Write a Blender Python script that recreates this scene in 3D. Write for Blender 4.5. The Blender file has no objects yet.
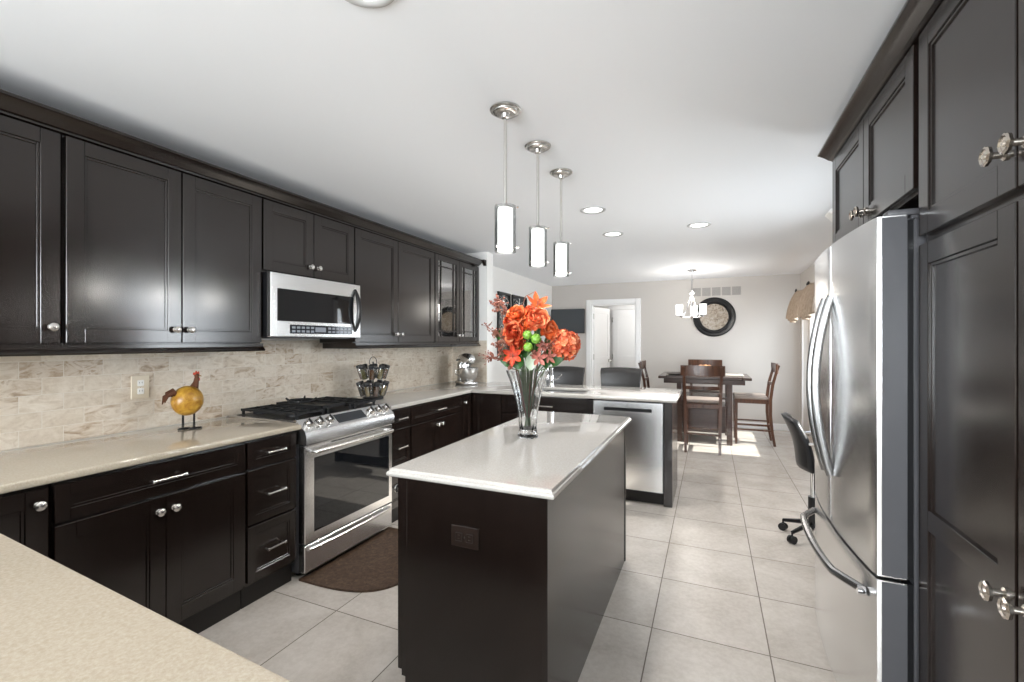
import bpy, bmesh, math, random
from mathutils import Vector, Matrix, Euler
random.seed(7)
SC = bpy.context.scene
COL = SC.collection
R = math.radians
PI = math.pi

# ------------------------------------------------------------------ camera, sky, sun, daylight, fill lamps, exposure
EYE = 1.395
cam = bpy.data.cameras.new('camera')
cam.sensor_width = 36; cam.lens = 16.0; cam.clip_start = 0.02; cam.clip_end = 200
cam_o = bpy.data.objects.new('camera', cam); COL.objects.link(cam_o)
cam_o.location = (0, 0, EYE); cam_o.rotation_euler = (R(90), 0, R(23.554))
SC.camera = cam_o

world = bpy.data.worlds.new('sky'); SC.world = world; world.use_nodes = True
bg = world.node_tree.nodes['Background']
bg.inputs[0].default_value = (0.80, 0.90, 1.0, 1); bg.inputs[1].default_value = 1.6

def lamp(name, kind, loc, rot, energy, color=(1, 1, 1), size=None, size_y=None, **kw):
    l = bpy.data.lights.new(name, kind); l.energy = energy; l.color = color
    if kind == 'AREA':
        l.shape = 'RECTANGLE'; l.size = size; l.size_y = size_y
    for k, v in kw.items(): setattr(l, k, v)
    o = bpy.data.objects.new(name, l); COL.objects.link(o); o.location = loc; o.rotation_euler = rot
    return o

# sun through the sliding door (travels towards -x, a little towards +y)
sun_dir = Vector((-1, -0.02, -0.58)).normalized()
lamp('sun', 'SUN', (6, 6, 6), sun_dir.to_track_quat('-Z', 'Y').to_euler(), 9.0, (1, 0.96, 0.90), angle=R(0.6))
# daylight at the sliding door, then fill lamps at two added, unseen windows
lamp('daylight_sliding_door', 'AREA', (1.50, 7.02, 1.05), (0, R(90), 0), 42, (0.92, 0.96, 1), 1.9, 1.8)
lamp('side_fill', 'AREA', (2.30, 3.75, 1.75), (0, R(90), 0), 85, (0.92, 0.96, 1), 1.4, 1.8)  # fill lamp outside the unseen window in the right wall
lamp('rear_fill', 'AREA', (-1.1, -2.72, 1.45), (R(90), 0, 0), 190, (0.94, 0.97, 1.0), 2.8, 1.5)  # fill lamp outside an added rear window behind the camera
lamp('hall_fill', 'POINT', (-1.0, 8.85, 2.0), (0, 0, 0), 5.5, (1, 0.98, 0.95), shadow_soft_size=0.12)  # added fill lamp that brightens the dark hall, no fixture modelled

SC.view_settings.view_transform = 'Standard'
try: SC.view_settings.look = 'None'
except Exception: pass
SC.view_settings.gamma = 1; SC.view_settings.use_curve_mapping = False
SC.view_settings.exposure = 0.95
SC.cycles.max_bounces = 12; SC.cycles.diffuse_bounces = 7; SC.cycles.glossy_bounces = 5
SC.cycles.transmission_bounces = 10; SC.cycles.transparent_max_bounces = 16
SC.cycles.caustics_reflective = False; SC.cycles.caustics_refractive = False
SC.cycles.sample_clamp_indirect = 6

# ------------------------------------------------------------------ materials
def new_mat(name, color=(0.5, 0.5, 0.5), rough=0.5, metal=0.0, spec=0.5, coat=0.0, coat_rough=0.05, emis=None, emis_s=0, trans=0, ior=1.45, alpha=1):
    m = bpy.data.materials.new(name); m.use_nodes = True
    b = m.node_tree.nodes['Principled BSDF']
    b.inputs['Base Color'].default_value = (*color, 1)
    b.inputs['Roughness'].default_value = rough
    b.inputs['Metallic'].default_value = metal
    b.inputs['Specular IOR Level'].default_value = spec
    b.inputs['Coat Weight'].default_value = coat
    b.inputs['Coat Roughness'].default_value = coat_rough
    b.inputs['Transmission Weight'].default_value = trans
    b.inputs['IOR'].default_value = ior
    if emis:
        b.inputs['Emission Color'].default_value = (*emis, 1); b.inputs['Emission Strength'].default_value = emis_s
    return m

class NT:
    """small helper for node trees"""
    def __init__(s, m):
        s.m = m; s.t = m.node_tree; s.b = s.t.nodes['Principled BSDF']
    def n(s, typ, **kw):
        nd = s.t.nodes.new(typ)
        for k, v in kw.items(): setattr(nd, k, v)
        return nd
    def l(s, a, b): s.t.links.new(a, b)
    def pos(s):
        g = s.n('ShaderNodeTexCoord'); return g.outputs['Object']
    def mapping(s, vec, scale=(1, 1, 1), loc=(0, 0, 0), rot=(0, 0, 0)):
        mp = s.n('ShaderNodeMapping'); s.l(vec, mp.inputs['Vector'])
        mp.inputs['Scale'].default_value = scale; mp.inputs['Location'].default_value = loc; mp.inputs['Rotation'].default_value = rot
        return mp.outputs[0]
    def noise(s, vec, scale=5, detail=4, rough=0.5, dist=0):
        nd = s.n('ShaderNodeTexNoise'); s.l(vec, nd.inputs['Vector'])
        nd.inputs['Scale'].default_value = scale; nd.inputs['Detail'].default_value = detail
        nd.inputs['Roughness'].default_value = rough; nd.inputs['Distortion'].default_value = dist
        return nd.outputs[0]
    def ramp(s, fac, stops):
        r = s.n('ShaderNodeValToRGB'); s.l(fac, r.inputs[0])
        e = r.color_ramp.elements
        while len(e) < len(stops): e.new(0.5)
        for i, (p, c) in enumerate(stops):
            e[i].position = p; e[i].color = (*c, 1) if len(c) == 3 else c
        return r.outputs[0]
    def math(s, op, a, b=None, c=None):
        nd = s.n('ShaderNodeMath', operation=op)
        for i, v in enumerate((a, b, c)):
            if v is None: continue
            if isinstance(v, (int, float)): nd.inputs[i].default_value = v
            else: s.l(v, nd.inputs[i])
        return nd.outputs[0]
    def mix(s, fac, a, b, blend='MIX'):
        nd = s.n('ShaderNodeMix', data_type='RGBA', blend_type=blend)
        for i, v in ((0, fac), (6, a), (7, b)):
            if isinstance(v, (int, float)): nd.inputs[i].default_value = v
            elif isinstance(v, tuple): nd.inputs[i].default_value = (*v, 1)
            else: s.l(v, nd.inputs[i])
        return nd.outputs[2]
    def color(s, v): s.l(v, s.b.inputs['Base Color'])
    def bump(s, h, strength=0.2, dist=0.01):
        bp = s.n('ShaderNodeBump'); bp.inputs['Strength'].default_value = strength; bp.inputs['Distance'].default_value = dist
        s.l(h, bp.inputs['Height']); s.l(bp.outputs[0], s.b.inputs['Normal'])

M = {}
def paint(name, col, rough=0.6, bump=0.03):
    m = new_mat(name, col, rough); t = NT(m); p = t.pos()
    n = t.noise(p, 220, 3); t.bump(n, bump, 0.002)
    n2 = t.noise(p, 1.5, 2)
    t.color(t.mix(t.math('MULTIPLY', n2, 0.12), col, tuple(c * 0.93 for c in col)))
    M[name] = m
paint('ceiling_paint', (0.885, 0.90, 0.925), 0.7, 0.03)
paint('wall_paint', (0.575, 0.545, 0.515), 0.6)
paint('white_wall', (0.86, 0.85, 0.83), 0.6)
paint('white_trim', (0.86, 0.86, 0.86), 0.35, 0.0)

def mat_floor():
    m = new_mat('floor_tile', rough=0.28, spec=0.45); t = NT(m); p = t.pos()
    sx = t.n('ShaderNodeSeparateXYZ'); t.l(p, sx.inputs[0])
    X0, TX, Y0, TY = -0.261, 0.504, 2.303, 0.508
    u = t.math('DIVIDE', t.math('SUBTRACT', sx.outputs[0], X0), TX)
    v = t.math('DIVIDE', t.math('SUBTRACT', sx.outputs[1], Y0), TY)
    def edge(q):
        fr = t.math('FRACT', q)
        return t.math('MINIMUM', fr, t.math('SUBTRACT', 1.0, fr))
    d = t.math('MINIMUM', edge(u), edge(v))
    grout = t.math('LESS_THAN', d, 0.0055)
    cb = t.n('ShaderNodeCombineXYZ'); t.l(t.math('FLOOR', u), cb.inputs[0]); t.l(t.math('FLOOR', v), cb.inputs[1])
    wn = t.n('ShaderNodeTexWhiteNoise'); t.l(cb.outputs[0], wn.inputs['Vector'])
    va = t.n('ShaderNodeVectorMath', operation='ADD'); t.l(p, va.inputs[0])
    sc = t.n('ShaderNodeVectorMath', operation='SCALE'); t.l(wn.outputs['Color'], sc.inputs[0]); sc.inputs['Scale'].default_value = 7
    t.l(sc.outputs[0], va.inputs[1])
    n1 = t.noise(va.outputs[0], 3.2, 6, 0.6, 0.4); n2 = t.noise(va.outputs[0], 38, 4, 0.7)
    c = t.ramp(n1, [(0.32, (0.47, 0.425, 0.375)), (0.52, (0.57, 0.525, 0.475)), (0.70, (0.65, 0.605, 0.555))])
    c = t.mix(0.20, c, t.ramp(n2, [(0.38, (0.42, 0.375, 0.32)), (0.62, (0.70, 0.66, 0.61))]))
    c = t.mix(t.math('MULTIPLY', wn.outputs['Value'], 0.10), c, (0.45, 0.41, 0.37))
    c = t.mix(grout, c, (0.17, 0.145, 0.12))
    t.color(c)
    t.l(t.math('MULTIPLY_ADD', grout, 0.5, 0.27), t.b.inputs['Roughness'])
    t.bump(t.math('SUBTRACT', 1.0, grout), 0.25, 0.002)
    M['floor'] = m
mat_floor()

def mat_backsplash():
    m = new_mat('travertine_tile', rough=0.33, spec=0.4); t = NT(m); p = t.pos()
    sx = t.n('ShaderNodeSeparateXYZ'); t.l(p, sx.inputs[0])
    W, Hh = 0.154, 0.0775
    yy = t.math('ADD', sx.outputs[1], sx.outputs[0])
    v = t.math('DIVIDE', t.math('SUBTRACT', sx.outputs[2], 0.914), Hh)
    row = t.math('FLOOR', v)
    off = t.math('MULTIPLY', t.math('MODULO', row, 2.0), 0.5)
    u = t.math('ADD', t.math('DIVIDE', yy, W), off)
    fu, fv = t.math('FRACT', u), t.math('FRACT', v)
    eu = t.math('MULTIPLY', t.math('MINIMUM', fu, t.math('SUBTRACT', 1.0, fu)), W)
    ev = t.math('MULTIPLY', t.math('MINIMUM', fv, t.math('SUBTRACT', 1.0, fv)), Hh)
    d = t.math('MINIMUM', eu, ev)
    grout = t.math('LESS_THAN', d, 0.0013)
    cb = t.n('ShaderNodeCombineXYZ'); t.l(t.math('FLOOR', u), cb.inputs[0]); t.l(row, cb.inputs[1])
    wn = t.n('ShaderNodeTexWhiteNoise'); t.l(cb.outputs[0], wn.inputs['Vector'])
    va = t.n('ShaderNodeVectorMath', operation='ADD'); t.l(p, va.inputs[0])
    sc = t.n('ShaderNodeVectorMath', operation='SCALE'); t.l(wn.outputs['Color'], sc.inputs[0]); sc.inputs['Scale'].default_value = 9
    t.l(sc.outputs[0], va.inputs[1])
    n1 = t.noise(t.mapping(va.outputs[0], (1, 1, 2.2), rot=(0.5, 0, 0)), 9, 7, 0.62, 1.4)
    n0 = t.noise(va.outputs[0], 30, 5, 0.7, 0.5)
    light = t.ramp(n0, [(0.3, (0.60, 0.53, 0.44)), (0.5, (0.72, 0.66, 0.575)), (0.7, (0.78, 0.73, 0.655))])
    vein = t.ramp(n1, [(0.30, (0.25, 0.165, 0.10)), (0.40, (0.50, 0.40, 0.295)), (0.50, (0.66, 0.585, 0.49)), (0.58, (0.74, 0.68, 0.60)), (0.68, (0.42, 0.315, 0.215)), (0.76, (0.60, 0.52, 0.42))])
    c = t.mix(t.ramp(wn.outputs['Value'], [(0.10, (0.22,) * 3), (0.50, (0.50,) * 3), (0.95, (0.95,) * 3)]), light, vein)
    tone = t.ramp(wn.outputs['Value'], [(0.0, (0.80, 0.74, 0.66)), (0.5, (1.0, 0.98, 0.95)), (1.0, (0.82, 0.76, 0.70))])
    c = t.mix(0.75, c, tone, 'MULTIPLY')
    c = t.mix(grout, c, (0.70, 0.65, 0.575))
    t.color(c)
    t.bump(t.math('MINIMUM', t.math('MULTIPLY', d, 180), 1.0), 0.35, 0.002)
    M['backsplash'] = m
mat_backsplash()

def mat_stone(name, c0, c1, c2, rough=0.03):
    m = new_mat(name, rough=rough, spec=0.5, ior=1.65); t = NT(m); p = t.pos()
    n = t.noise(p, 150, 6, 0.75); n2 = t.noise(p, 5, 4, 0.6, 0.6)
    c = t.ramp(n, [(0.36, c0), (0.5, c1), (0.64, c2)])
    c = t.mix(t.math('MULTIPLY', n2, 0.35), c, c1)
    vo = t.n('ShaderNodeTexVoronoi'); t.l(p, vo.inputs['Vector']); vo.inputs['Scale'].default_value = 60
    sp = t.math('LESS_THAN', vo.outputs['Distance'], 0.05)
    c = t.mix(t.math('MULTIPLY', sp, 0.35), c, tuple(q * 0.6 for q in c0))
    t.color(c); M[name] = m
mat_stone('quartz', (0.40, 0.340, 0.258), (0.455, 0.395, 0.310), (0.51, 0.455, 0.370))
mat_stone('quartz_pale', (0.39, 0.368, 0.338), (0.445, 0.424, 0.394), (0.50, 0.482, 0.452))

def mat_wood(name, c0, c1, rough=0.25, coat=0.3, axis=2, scale=14, spec=0.5):
    m = new_mat(name, rough=rough, coat=coat, coat_rough=0.15, spec=spec); t = NT(m); p = t.pos()
    s = [scale, scale, scale]; s[axis] = scale * 0.06
    mp = t.mapping(p, tuple(s))
    n = t.noise(mp, 3, 4, 0.55, 0.4)
    t.color(t.ramp(n, [(0.3, c0), (0.7, c1)]))
    t.l(t.math('MULTIPLY_ADD', n, 0.04, rough - 0.02), t.b.inputs['Roughness'])
    M[name] = m
mat_wood('espresso', (0.0085, 0.0050, 0.0038), (0.0125, 0.0075, 0.0058), 0.20, 0.0, spec=0.8)
mat_wood('espresso_flat', (0.0085, 0.0050, 0.0038), (0.0125, 0.0075, 0.0058), 0.20, 0.0, axis=1, spec=0.8)
mat_wood('walnut', (0.055, 0.022, 0.012), (0.12, 0.050, 0.025), 0.28, 0.3)
mat_wood('table_wood', (0.040, 0.020, 0.014), (0.075, 0.040, 0.028), 0.25, 0.3, axis=0)
M['toe'] = new_mat('toe_kick_black', (0.010, 0.008, 0.007), 0.5)

def mat_steel(name, col=0.62, rough=0.24, axis=1, scale=120, var=0.10):
    m = new_mat(name, (col, col, col), rough, 1.0); t = NT(m); p = t.pos()
    s = [scale, scale, scale]; s[axis] = scale * 0.012
    n = t.noise(t.mapping(p, tuple(s)), 6, 4, 0.7)
    t.l(t.math('MULTIPLY_ADD', n, var, rough - var / 2), t.b.inputs['Roughness'])
    t.color(t.ramp(n, [(0.3, (col * 0.93,) * 3), (0.7, (col * 1.04,) * 3)]))
    M[name] = m
mat_steel('steel', 0.76, 0.24, 1)
mat_steel('steel_fridge', 0.74, 0.24, 2, 90, 0.06)
mat_steel('steel_handle', 0.30, 0.25, 2, 90, 0.06)
mat_steel('steel_dishwasher', 0.76, 0.24, 2, 120)
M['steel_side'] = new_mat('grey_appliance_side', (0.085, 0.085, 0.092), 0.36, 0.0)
M['nickel'] = new_mat('satin_nickel', (0.66, 0.645, 0.62), 0.27, 1.0)
M['chrome'] = new_mat('chrome', (0.82, 0.82, 0.83), 0.06, 1.0)
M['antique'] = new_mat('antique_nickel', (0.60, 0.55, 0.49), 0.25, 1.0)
M['black_metal'] = new_mat('black_metal', (0.010, 0.010, 0.011), 0.4, 0.3)
M['cast_iron'] = new_mat('cast_iron', (0.012, 0.012, 0.013), 0.5, 0.2)
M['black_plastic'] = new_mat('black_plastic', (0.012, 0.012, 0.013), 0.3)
M['black_glass'] = new_mat('black_glass', (0.008, 0.009, 0.011), 0.03, 0, 0.7)
M['screen'] = new_mat('screen_glass', (0.055, 0.062, 0.068), 0.25, 0, 0.5)
M['display'] = new_mat('display_glass', (0.018, 0.021, 0.027), 0.05, 0, 0.7)
M['button'] = new_mat('grey_buttons', (0.22, 0.24, 0.28), 0.35)
M['white_plastic'] = new_mat('white_plastic', (0.80, 0.79, 0.76), 0.3)
M['ivory_plastic'] = new_mat('ivory_plastic', (0.66, 0.58, 0.45), 0.3)
M['dark_plate'] = new_mat('brown_outlet_plate', (0.022, 0.014, 0.011), 0.25)
M['shade_lit'] = new_mat('lit_shade_glass', (0.95, 0.95, 0.95), 0.3, emis=(1, 0.99, 0.97), emis_s=0.8)
M['lamp_lit'] = new_mat('lit_lamp', (1, 1, 1), 0.3, emis=(1, 0.98, 0.95), emis_s=2.5)
M['can_trim'] = new_mat('satin_can_trim', (0.55, 0.55, 0.55), 0.4)
M['leather'] = new_mat('grey_leather', (0.050, 0.048, 0.047), 0.33)
def _leather():
    t = NT(M['leather']); n = t.noise(t.pos(), 180, 3); t.bump(n, 0.15, 0.003)
    n2 = t.noise(t.pos(), 5, 3); t.color(t.ramp(n2, [(0.3, (0.020, 0.019, 0.0185)), (0.7, (0.036, 0.034, 0.033))]))
_leather()
M['black_leather'] = new_mat('black_leather', (0.012, 0.012, 0.013), 0.35)
M['seat_fabric'] = new_mat('taupe_seat', (0.30, 0.25, 0.22), 0.55)
M['ceramic'] = new_mat('white_ceramic', (0.85, 0.84, 0.81), 0.15)
M['tv_bezel'] = new_mat('tv_bezel', (0.02, 0.02, 0.021), 0.35)
M['rust'] = new_mat('rust_brown_metal', (0.11, 0.042, 0.02), 0.5, 0.5)
M['peach'] = new_mat('peach_skin', (0.85, 0.42, 0.20), 0.5)
M['bowl'] = new_mat('brown_bowl', (0.10, 0.05, 0.03), 0.4)
M['paper'] = new_mat('pale_paper', (0.72, 0.68, 0.62), 0.7)
M['placemat'] = new_mat('dark_placemat', (0.05, 0.045, 0.042), 0.6)
M['grille_grey'] = new_mat('louvre_grey', (0.30, 0.29, 0.28), 0.6)  # plain grey of the grille louvres

def glass(name, col=(1, 1, 1), rough=0.0, ior=1.45):
    M[name] = new_mat(name, col, rough, 0, 0.5, trans=1.0, ior=ior)
glass('crystal', (0.98, 0.99, 0.99), 0.0, 1.5)
def thin_glass(name, tint=(0.97, 0.98, 0.98), refl=0.10):
    m = bpy.data.materials.new(name); m.use_nodes = True; t = m.node_tree
    t.nodes.clear(); o = t.nodes.new('ShaderNodeOutputMaterial'); mx = t.nodes.new('ShaderNodeMixShader')
    tr = t.nodes.new('ShaderNodeBsdfTransparent'); tr.inputs[0].default_value = (*tint, 1)
    gl = t.nodes.new('ShaderNodeBsdfGlossy'); gl.inputs['Roughness'].default_value = 0.02
    fr = t.nodes.new('ShaderNodeLayerWeight'); fr.inputs[0].default_value = 0.25
    ma = t.nodes.new('ShaderNodeMath'); ma.operation = 'MULTIPLY_ADD'; ma.inputs[1].default_value = 0.6; ma.inputs[2].default_value = refl
    t.links.new(fr.outputs['Fresnel'], ma.inputs[0]); t.links.new(ma.outputs[0], mx.inputs[0])
    t.links.new(tr.outputs[0], mx.inputs[1]); t.links.new(gl.outputs[0], mx.inputs[2]); t.links.new(mx.outputs[0], o.inputs[0])
    M[name] = m
thin_glass('pane'); thin_glass('cabinet_pane', (0.95, 0.96, 0.96), 0.34); thin_glass('shade_clear', (0.93, 0.94, 0.94), 0.05)
thin_glass('drink_glass', (0.9, 0.92, 0.92), 0.2)

def mottled(name, stops, scale=8, rough=0.5, bump=0.1, detail=5, spec=0.5):
    m = new_mat(name, rough=rough, spec=spec); t = NT(m); p = t.pos()
    n = t.noise(p, scale, detail, 0.65, 0.5); t.color(t.ramp(n, stops)); t.bump(n, bump, 0.004); M[name] = m
mottled('mat_brown', [(0.3, (0.035, 0.019, 0.012)), (0.5, (0.075, 0.045, 0.028)), (0.7, (0.13, 0.085, 0.055))], 45, 0.55, 0.5)
mottled('rooster_gold', [(0.3, (0.22, 0.085, 0.012)), (0.5, (0.42, 0.22, 0.03)), (0.72, (0.60, 0.38, 0.07))], 22, 0.28, 0.15)
mottled('valance_fabric', [(0.3, (0.34, 0.25, 0.18)), (0.7, (0.50, 0.39, 0.29))], 30, 0.7, 0.2)
mottled('mosaic', [(0.30, (0.07, 0.05, 0.035)), (0.45, (0.26, 0.20, 0.14)), (0.6, (0.38, 0.33, 0.27)), (0.75, (0.13, 0.10, 0.07))], 26, 0.3, 0.6)
mottled('petal_orange', [(0.28, (0.42, 0.050, 0.012)), (0.5, (0.68, 0.14, 0.035)), (0.72, (0.82, 0.31, 0.11))], 24, 0.5, 0.1)
mottled('petal_red', [(0.28, (0.25, 0.016, 0.007)), (0.5, (0.50, 0.050, 0.018)), (0.72, (0.70, 0.16, 0.055))], 24, 0.5, 0.1)
mottled('petal_coral', [(0.28, (0.40, 0.045, 0.018)), (0.5, (0.68, 0.13, 0.050)), (0.72, (0.85, 0.34, 0.17))], 24, 0.5, 0.1)
mottled('petal_highlight', [(0.28, (0.55, 0.12, 0.045)), (0.5, (0.82, 0.30, 0.13)), (0.72, (0.90, 0.52, 0.32))], 24, 0.5, 0.1)  # lighter peach for highlights painted into roses and hydrangea
mottled('petal_pink', [(0.3, (0.36, 0.08, 0.06)), (0.7, (0.62, 0.26, 0.20))], 30, 0.5, 0.1)
mottled('leaf_green', [(0.3, (0.012, 0.055, 0.010)), (0.7, (0.045, 0.15, 0.025))], 20, 0.4, 0.2)
mottled('bud_green', [(0.3, (0.09, 0.22, 0.02)), (0.7, (0.22, 0.42, 0.06))], 20, 0.4, 0.2)
mottled('leaf_pale', [(0.3, (0.40, 0.50, 0.36)), (0.7, (0.66, 0.72, 0.58))], 20, 0.5, 0.1)
mottled('twig_brown', [(0.3, (0.10, 0.035, 0.02)), (0.7, (0.28, 0.13, 0.085))], 30, 0.6, 0.2)
mottled('twig_berry', [(0.3, (0.14, 0.030, 0.020)), (0.7, (0.36, 0.15, 0.105))], 60, 0.5, 0.2)
mottled('stem_green', [(0.3, (0.05, 0.10, 0.03)), (0.7, (0.13, 0.20, 0.08))], 20, 0.5, 0.1)
for i, c in enumerate([(0.42, 0.26, 0.06), (0.20, 0.07, 0.03), (0.34, 0.28, 0.10), (0.30, 0.13, 0.05), (0.50, 0.38, 0.16), (0.10, 0.07, 0.04)]):
    mottled('spice_%d' % i, [(0.3, tuple(q * 0.7 for q in c)), (0.7, c)], 200, 0.25, 0.1)

# ------------------------------------------------------------------ mesh helpers
def face_frame(o, u, n):
    """local (along u, out of the face n, up) -> world"""
    u = Vector(u); n = Vector(n)
    return Matrix(((u.x, n.x, 0, o[0]), (u.y, n.y, 0, o[1]), (u.z, n.z, 1, o[2]), (0, 0, 0, 1)))

class MB:
    def __init__(s, xf=None):
        s.b = bmesh.new(); s.xf = xf or Matrix.Identity(4)
    def _add(s, verts, faces):
        vs = [s.b.verts.new(s.xf @ Vector(v)) for v in verts]
        out = []
        for f in faces:
            try: out.append(s.b.faces.new([vs[i] for i in f]))
            except ValueError: pass
        return vs, out
    def box(s, x0, x1, y0, y1, z0, z1, bev=0.0, seg=1):
        if x0 > x1: x0, x1 = x1, x0
        if y0 > y1: y0, y1 = y1, y0
        if z0 > z1: z0, z1 = z1, z0
        vs, fs = s._add([(x0, y0, z0), (x1, y0, z0), (x1, y1, z0), (x0, y1, z0), (x0, y0, z1), (x1, y0, z1), (x1, y1, z1), (x0, y1, z1)],
                        [(0, 3, 2, 1), (4, 5, 6, 7), (0, 1, 5, 4), (1, 2, 6, 5), (2, 3, 7, 6), (3, 0, 4, 7)])
        if bev > 0:
            es = list({e for f in fs for e in f.edges})
            bmesh.ops.bevel(s.b, geom=es, offset=bev, segments=seg, affect='EDGES', profile=0.5)
        return s
    def prism(s, poly, a0, a1, axis='x'):
        """poly of 2-D points extruded along an axis: x -> poly in (y,z); y -> (x,z); z -> (x,y)"""
        n = len(poly)
        def P(p, a): return {'x': (a, p[0], p[1]), 'y': (p[0], a, p[1]), 'z': (p[0], p[1], a)}[axis]
        vs = [P(p, a0) for p in poly] + [P(p, a1) for p in poly]
        fs = [tuple(range(n))[::-1], tuple(range(n, 2 * n))] + [(i, (i + 1) % n, n + (i + 1) % n, n + i) for i in range(n)]
        s._add(vs, fs); return s
    def cyl(s, p0, p1, r0, r1=None, seg=16, caps=True):
        r1 = r0 if r1 is None else r1
        p0, p1 = Vector(p0), Vector(p1); d = (p1 - p0).normalized()
        a = d.orthogonal().normalized(); b = d.cross(a)
        vs = []
        for p, r in ((p0, r0), (p1, r1)):
            for i in range(seg):
                t = 2 * PI * i / seg
                vs.append(p + (a * math.cos(t) + b * math.sin(t)) * r)
        fs = [(i, (i + 1) % seg, seg + (i + 1) % seg, seg + i) for i in range(seg)]
        if caps: fs += [tuple(range(seg))[::-1], tuple(range(seg, 2 * seg))]
        s._add(vs, fs); return s
    def lathe(s, prof, c=(0, 0, 0), axis=(0, 0, 1), seg=24, close=False, mod=None):
        """prof: (radius, height) pairs"""
        c = Vector(c); d = Vector(axis).normalized()
        a = Vector((1, 0, 0)) if abs(d.x) < 0.9 else Vector((0, 1, 0))
        a = (a - d * a.dot(d)).normalized(); b = d.cross(a)
        rings = []; vs = []
        for (r, h) in prof:
            if r < 1e-5: rings.append([len(vs)]); vs.append(c + d * h)
            else:
                st = len(vs); rings.append(list(range(st, st + seg)))
                for i in range(seg):
                    t = 2 * PI * i / seg; rr = r * (mod(t, h) if mod else 1)
                    vs.append(c + d * h + (a * math.cos(t) + b * math.sin(t)) * rr)
        fs = []
        pairs = list(zip(rings, rings[1:])) + ([(rings[-1], rings[0])] if close else [])
        for A, B in pairs:
            if len(A) == 1 and len(B) == 1: continue
            for i in range(seg):
                j = (i + 1) % seg
                if len(A) == 1: fs.append((A[0], B[i], B[j]))
                elif len(B) == 1: fs.append((A[i], A[j], B[0]))
                else: fs.append((A[i], A[j], B[j], B[i]))
        s._add(vs, fs); return s
    def tube(s, pts, r, seg=8, closed=False, flat=None, up=None):
        """swept tube; r may be a list; flat=(ra, rb) makes an elliptic/rectangular section"""
        pts = [Vector(p) for p in pts]; n = len(pts)
        rs = r if isinstance(r, (list, tuple)) else [r] * n
        vs = []; prev = None
        for i, p in enumerate(pts):
            if closed: d = (pts[(i + 1) % n] - pts[i - 1]).normalized()
            else: d = (pts[min(i + 1, n - 1)] - pts[max(i - 1, 0)]).normalized()
            if up is not None: a = Vector(up)
            elif prev is None: a = d.orthogonal()
            else: a = prev
            a = (a - d * a.dot(d)).normalized(); b = d.cross(a); prev = a
            for k in range(seg):
                t = 2 * PI * (k + 0.5) / seg
                fa, fb = flat if flat else (1, 1)
                vs.append(p + (a * math.cos(t) * fa + b * math.sin(t) * fb) * rs[i])
        fs = []
        for i in range(n if closed else n - 1):
            for k in range(seg):
                A = i * seg; B = ((i + 1) % n) * seg
                fs.append((A + k, A + (k + 1) % seg, B + (k + 1) % seg, B + k))
        if not closed: fs += [tuple(range(seg))[::-1], tuple(range((n - 1) * seg, n * seg))]
        s._add(vs, fs); return s
    def ball(s, c, r, sc=(1, 1, 1), u=16, v=10):
        c = Vector(c); vs = [c + Vector((0, 0, r * sc[2]))]; fs = []
        for i in range(1, v):
            ph = PI * i / v
            for j in range(u):
                t = 2 * PI * j / u
                vs.append(c + Vector((math.sin(ph) * math.cos(t) * r * sc[0], math.sin(ph) * math.sin(t) * r * sc[1], math.cos(ph) * r * sc[2])))
        vs.append(c - Vector((0, 0, r * sc[2]))); last = len(vs) - 1
        for j in range(u):
            fs.append((0, 1 + j, 1 + (j + 1) % u)); fs.append((last, last - u + (j + 1) % u, last - u + j))
        for i in range(v - 2):
            for j in range(u):
                A = 1 + i * u; fs.append((A + j, A + u + j, A + u + (j + 1) % u, A + (j + 1) % u))
        s._add(vs, fs); return s
    def grid(s, P):
        """P: rows of points -> open surface"""
        n, m = len(P), len(P[0]); vs = [p for row in P for p in row]
        fs = [(i * m + j, i * m + j + 1, (i + 1) * m + j + 1, (i + 1) * m + j) for i in range(n - 1) for j in range(m - 1)]
        s._add(vs, fs); return s
    def build(s, name, mat, parent=None, base=None, smooth=35, solid=None, recalc=True):
        if recalc: bmesh.ops.recalc_face_normals(s.b, faces=s.b.faces)
        root = parent
        while root is not None and root.parent is not None: root = root.parent
        org = Vector(root.location) if root is not None else Vector(base or (0, 0, 0))
        me = bpy.data.meshes.new(name)
        for v in s.b.verts: v.co -= org
        s.b.to_mesh(me); s.b.free()
        me.materials.append(M[mat] if isinstance(mat, str) else mat)
        if smooth:
            me.polygons.foreach_set('use_smooth', [True] * len(me.polygons))
            me.set_sharp_from_angle(angle=R(smooth))
        o = bpy.data.objects.new(name, me); COL.objects.link(o)
        if parent is not None: o.parent = parent
        else: o.location = org
        if solid:
            md = o.modifiers.new('thickness', 'SOLIDIFY'); md.thickness = solid; md.offset = 0
        return o

def tag(o, label=None, cat=None, group=None, kind=None):
    if label: o['label'] = label
    if cat: o['category'] = cat
    if group: o['group'] = group
    if kind: o['kind'] = kind
    return o
def thing(name, loc, label, cat, group=None):
    o = bpy.data.objects.new(name, None); COL.objects.link(o); o.location = loc; o.empty_display_size = 0.1
    return tag(o, label, cat, group)
def copy_tree(o, parent=None):
    c = o.copy(); COL.objects.link(c)
    if parent is not None: c.parent = parent
    for ch in list(o.children): copy_tree(ch, c)
    return c
def struct(mb, name, mat, smooth=0):
    return tag(mb.build(name, mat, smooth=smooth), kind='structure')

# ------------------------------------------------------------------ dimensions
XL, XR, YB, YF, CH = -2.84, 1.27, 8.20, -2.6, 2.43
XD = -2.75                    # left wall of the dining end
CT = 0.914; CTT = 0.032       # counter height, slab thickness

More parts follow.
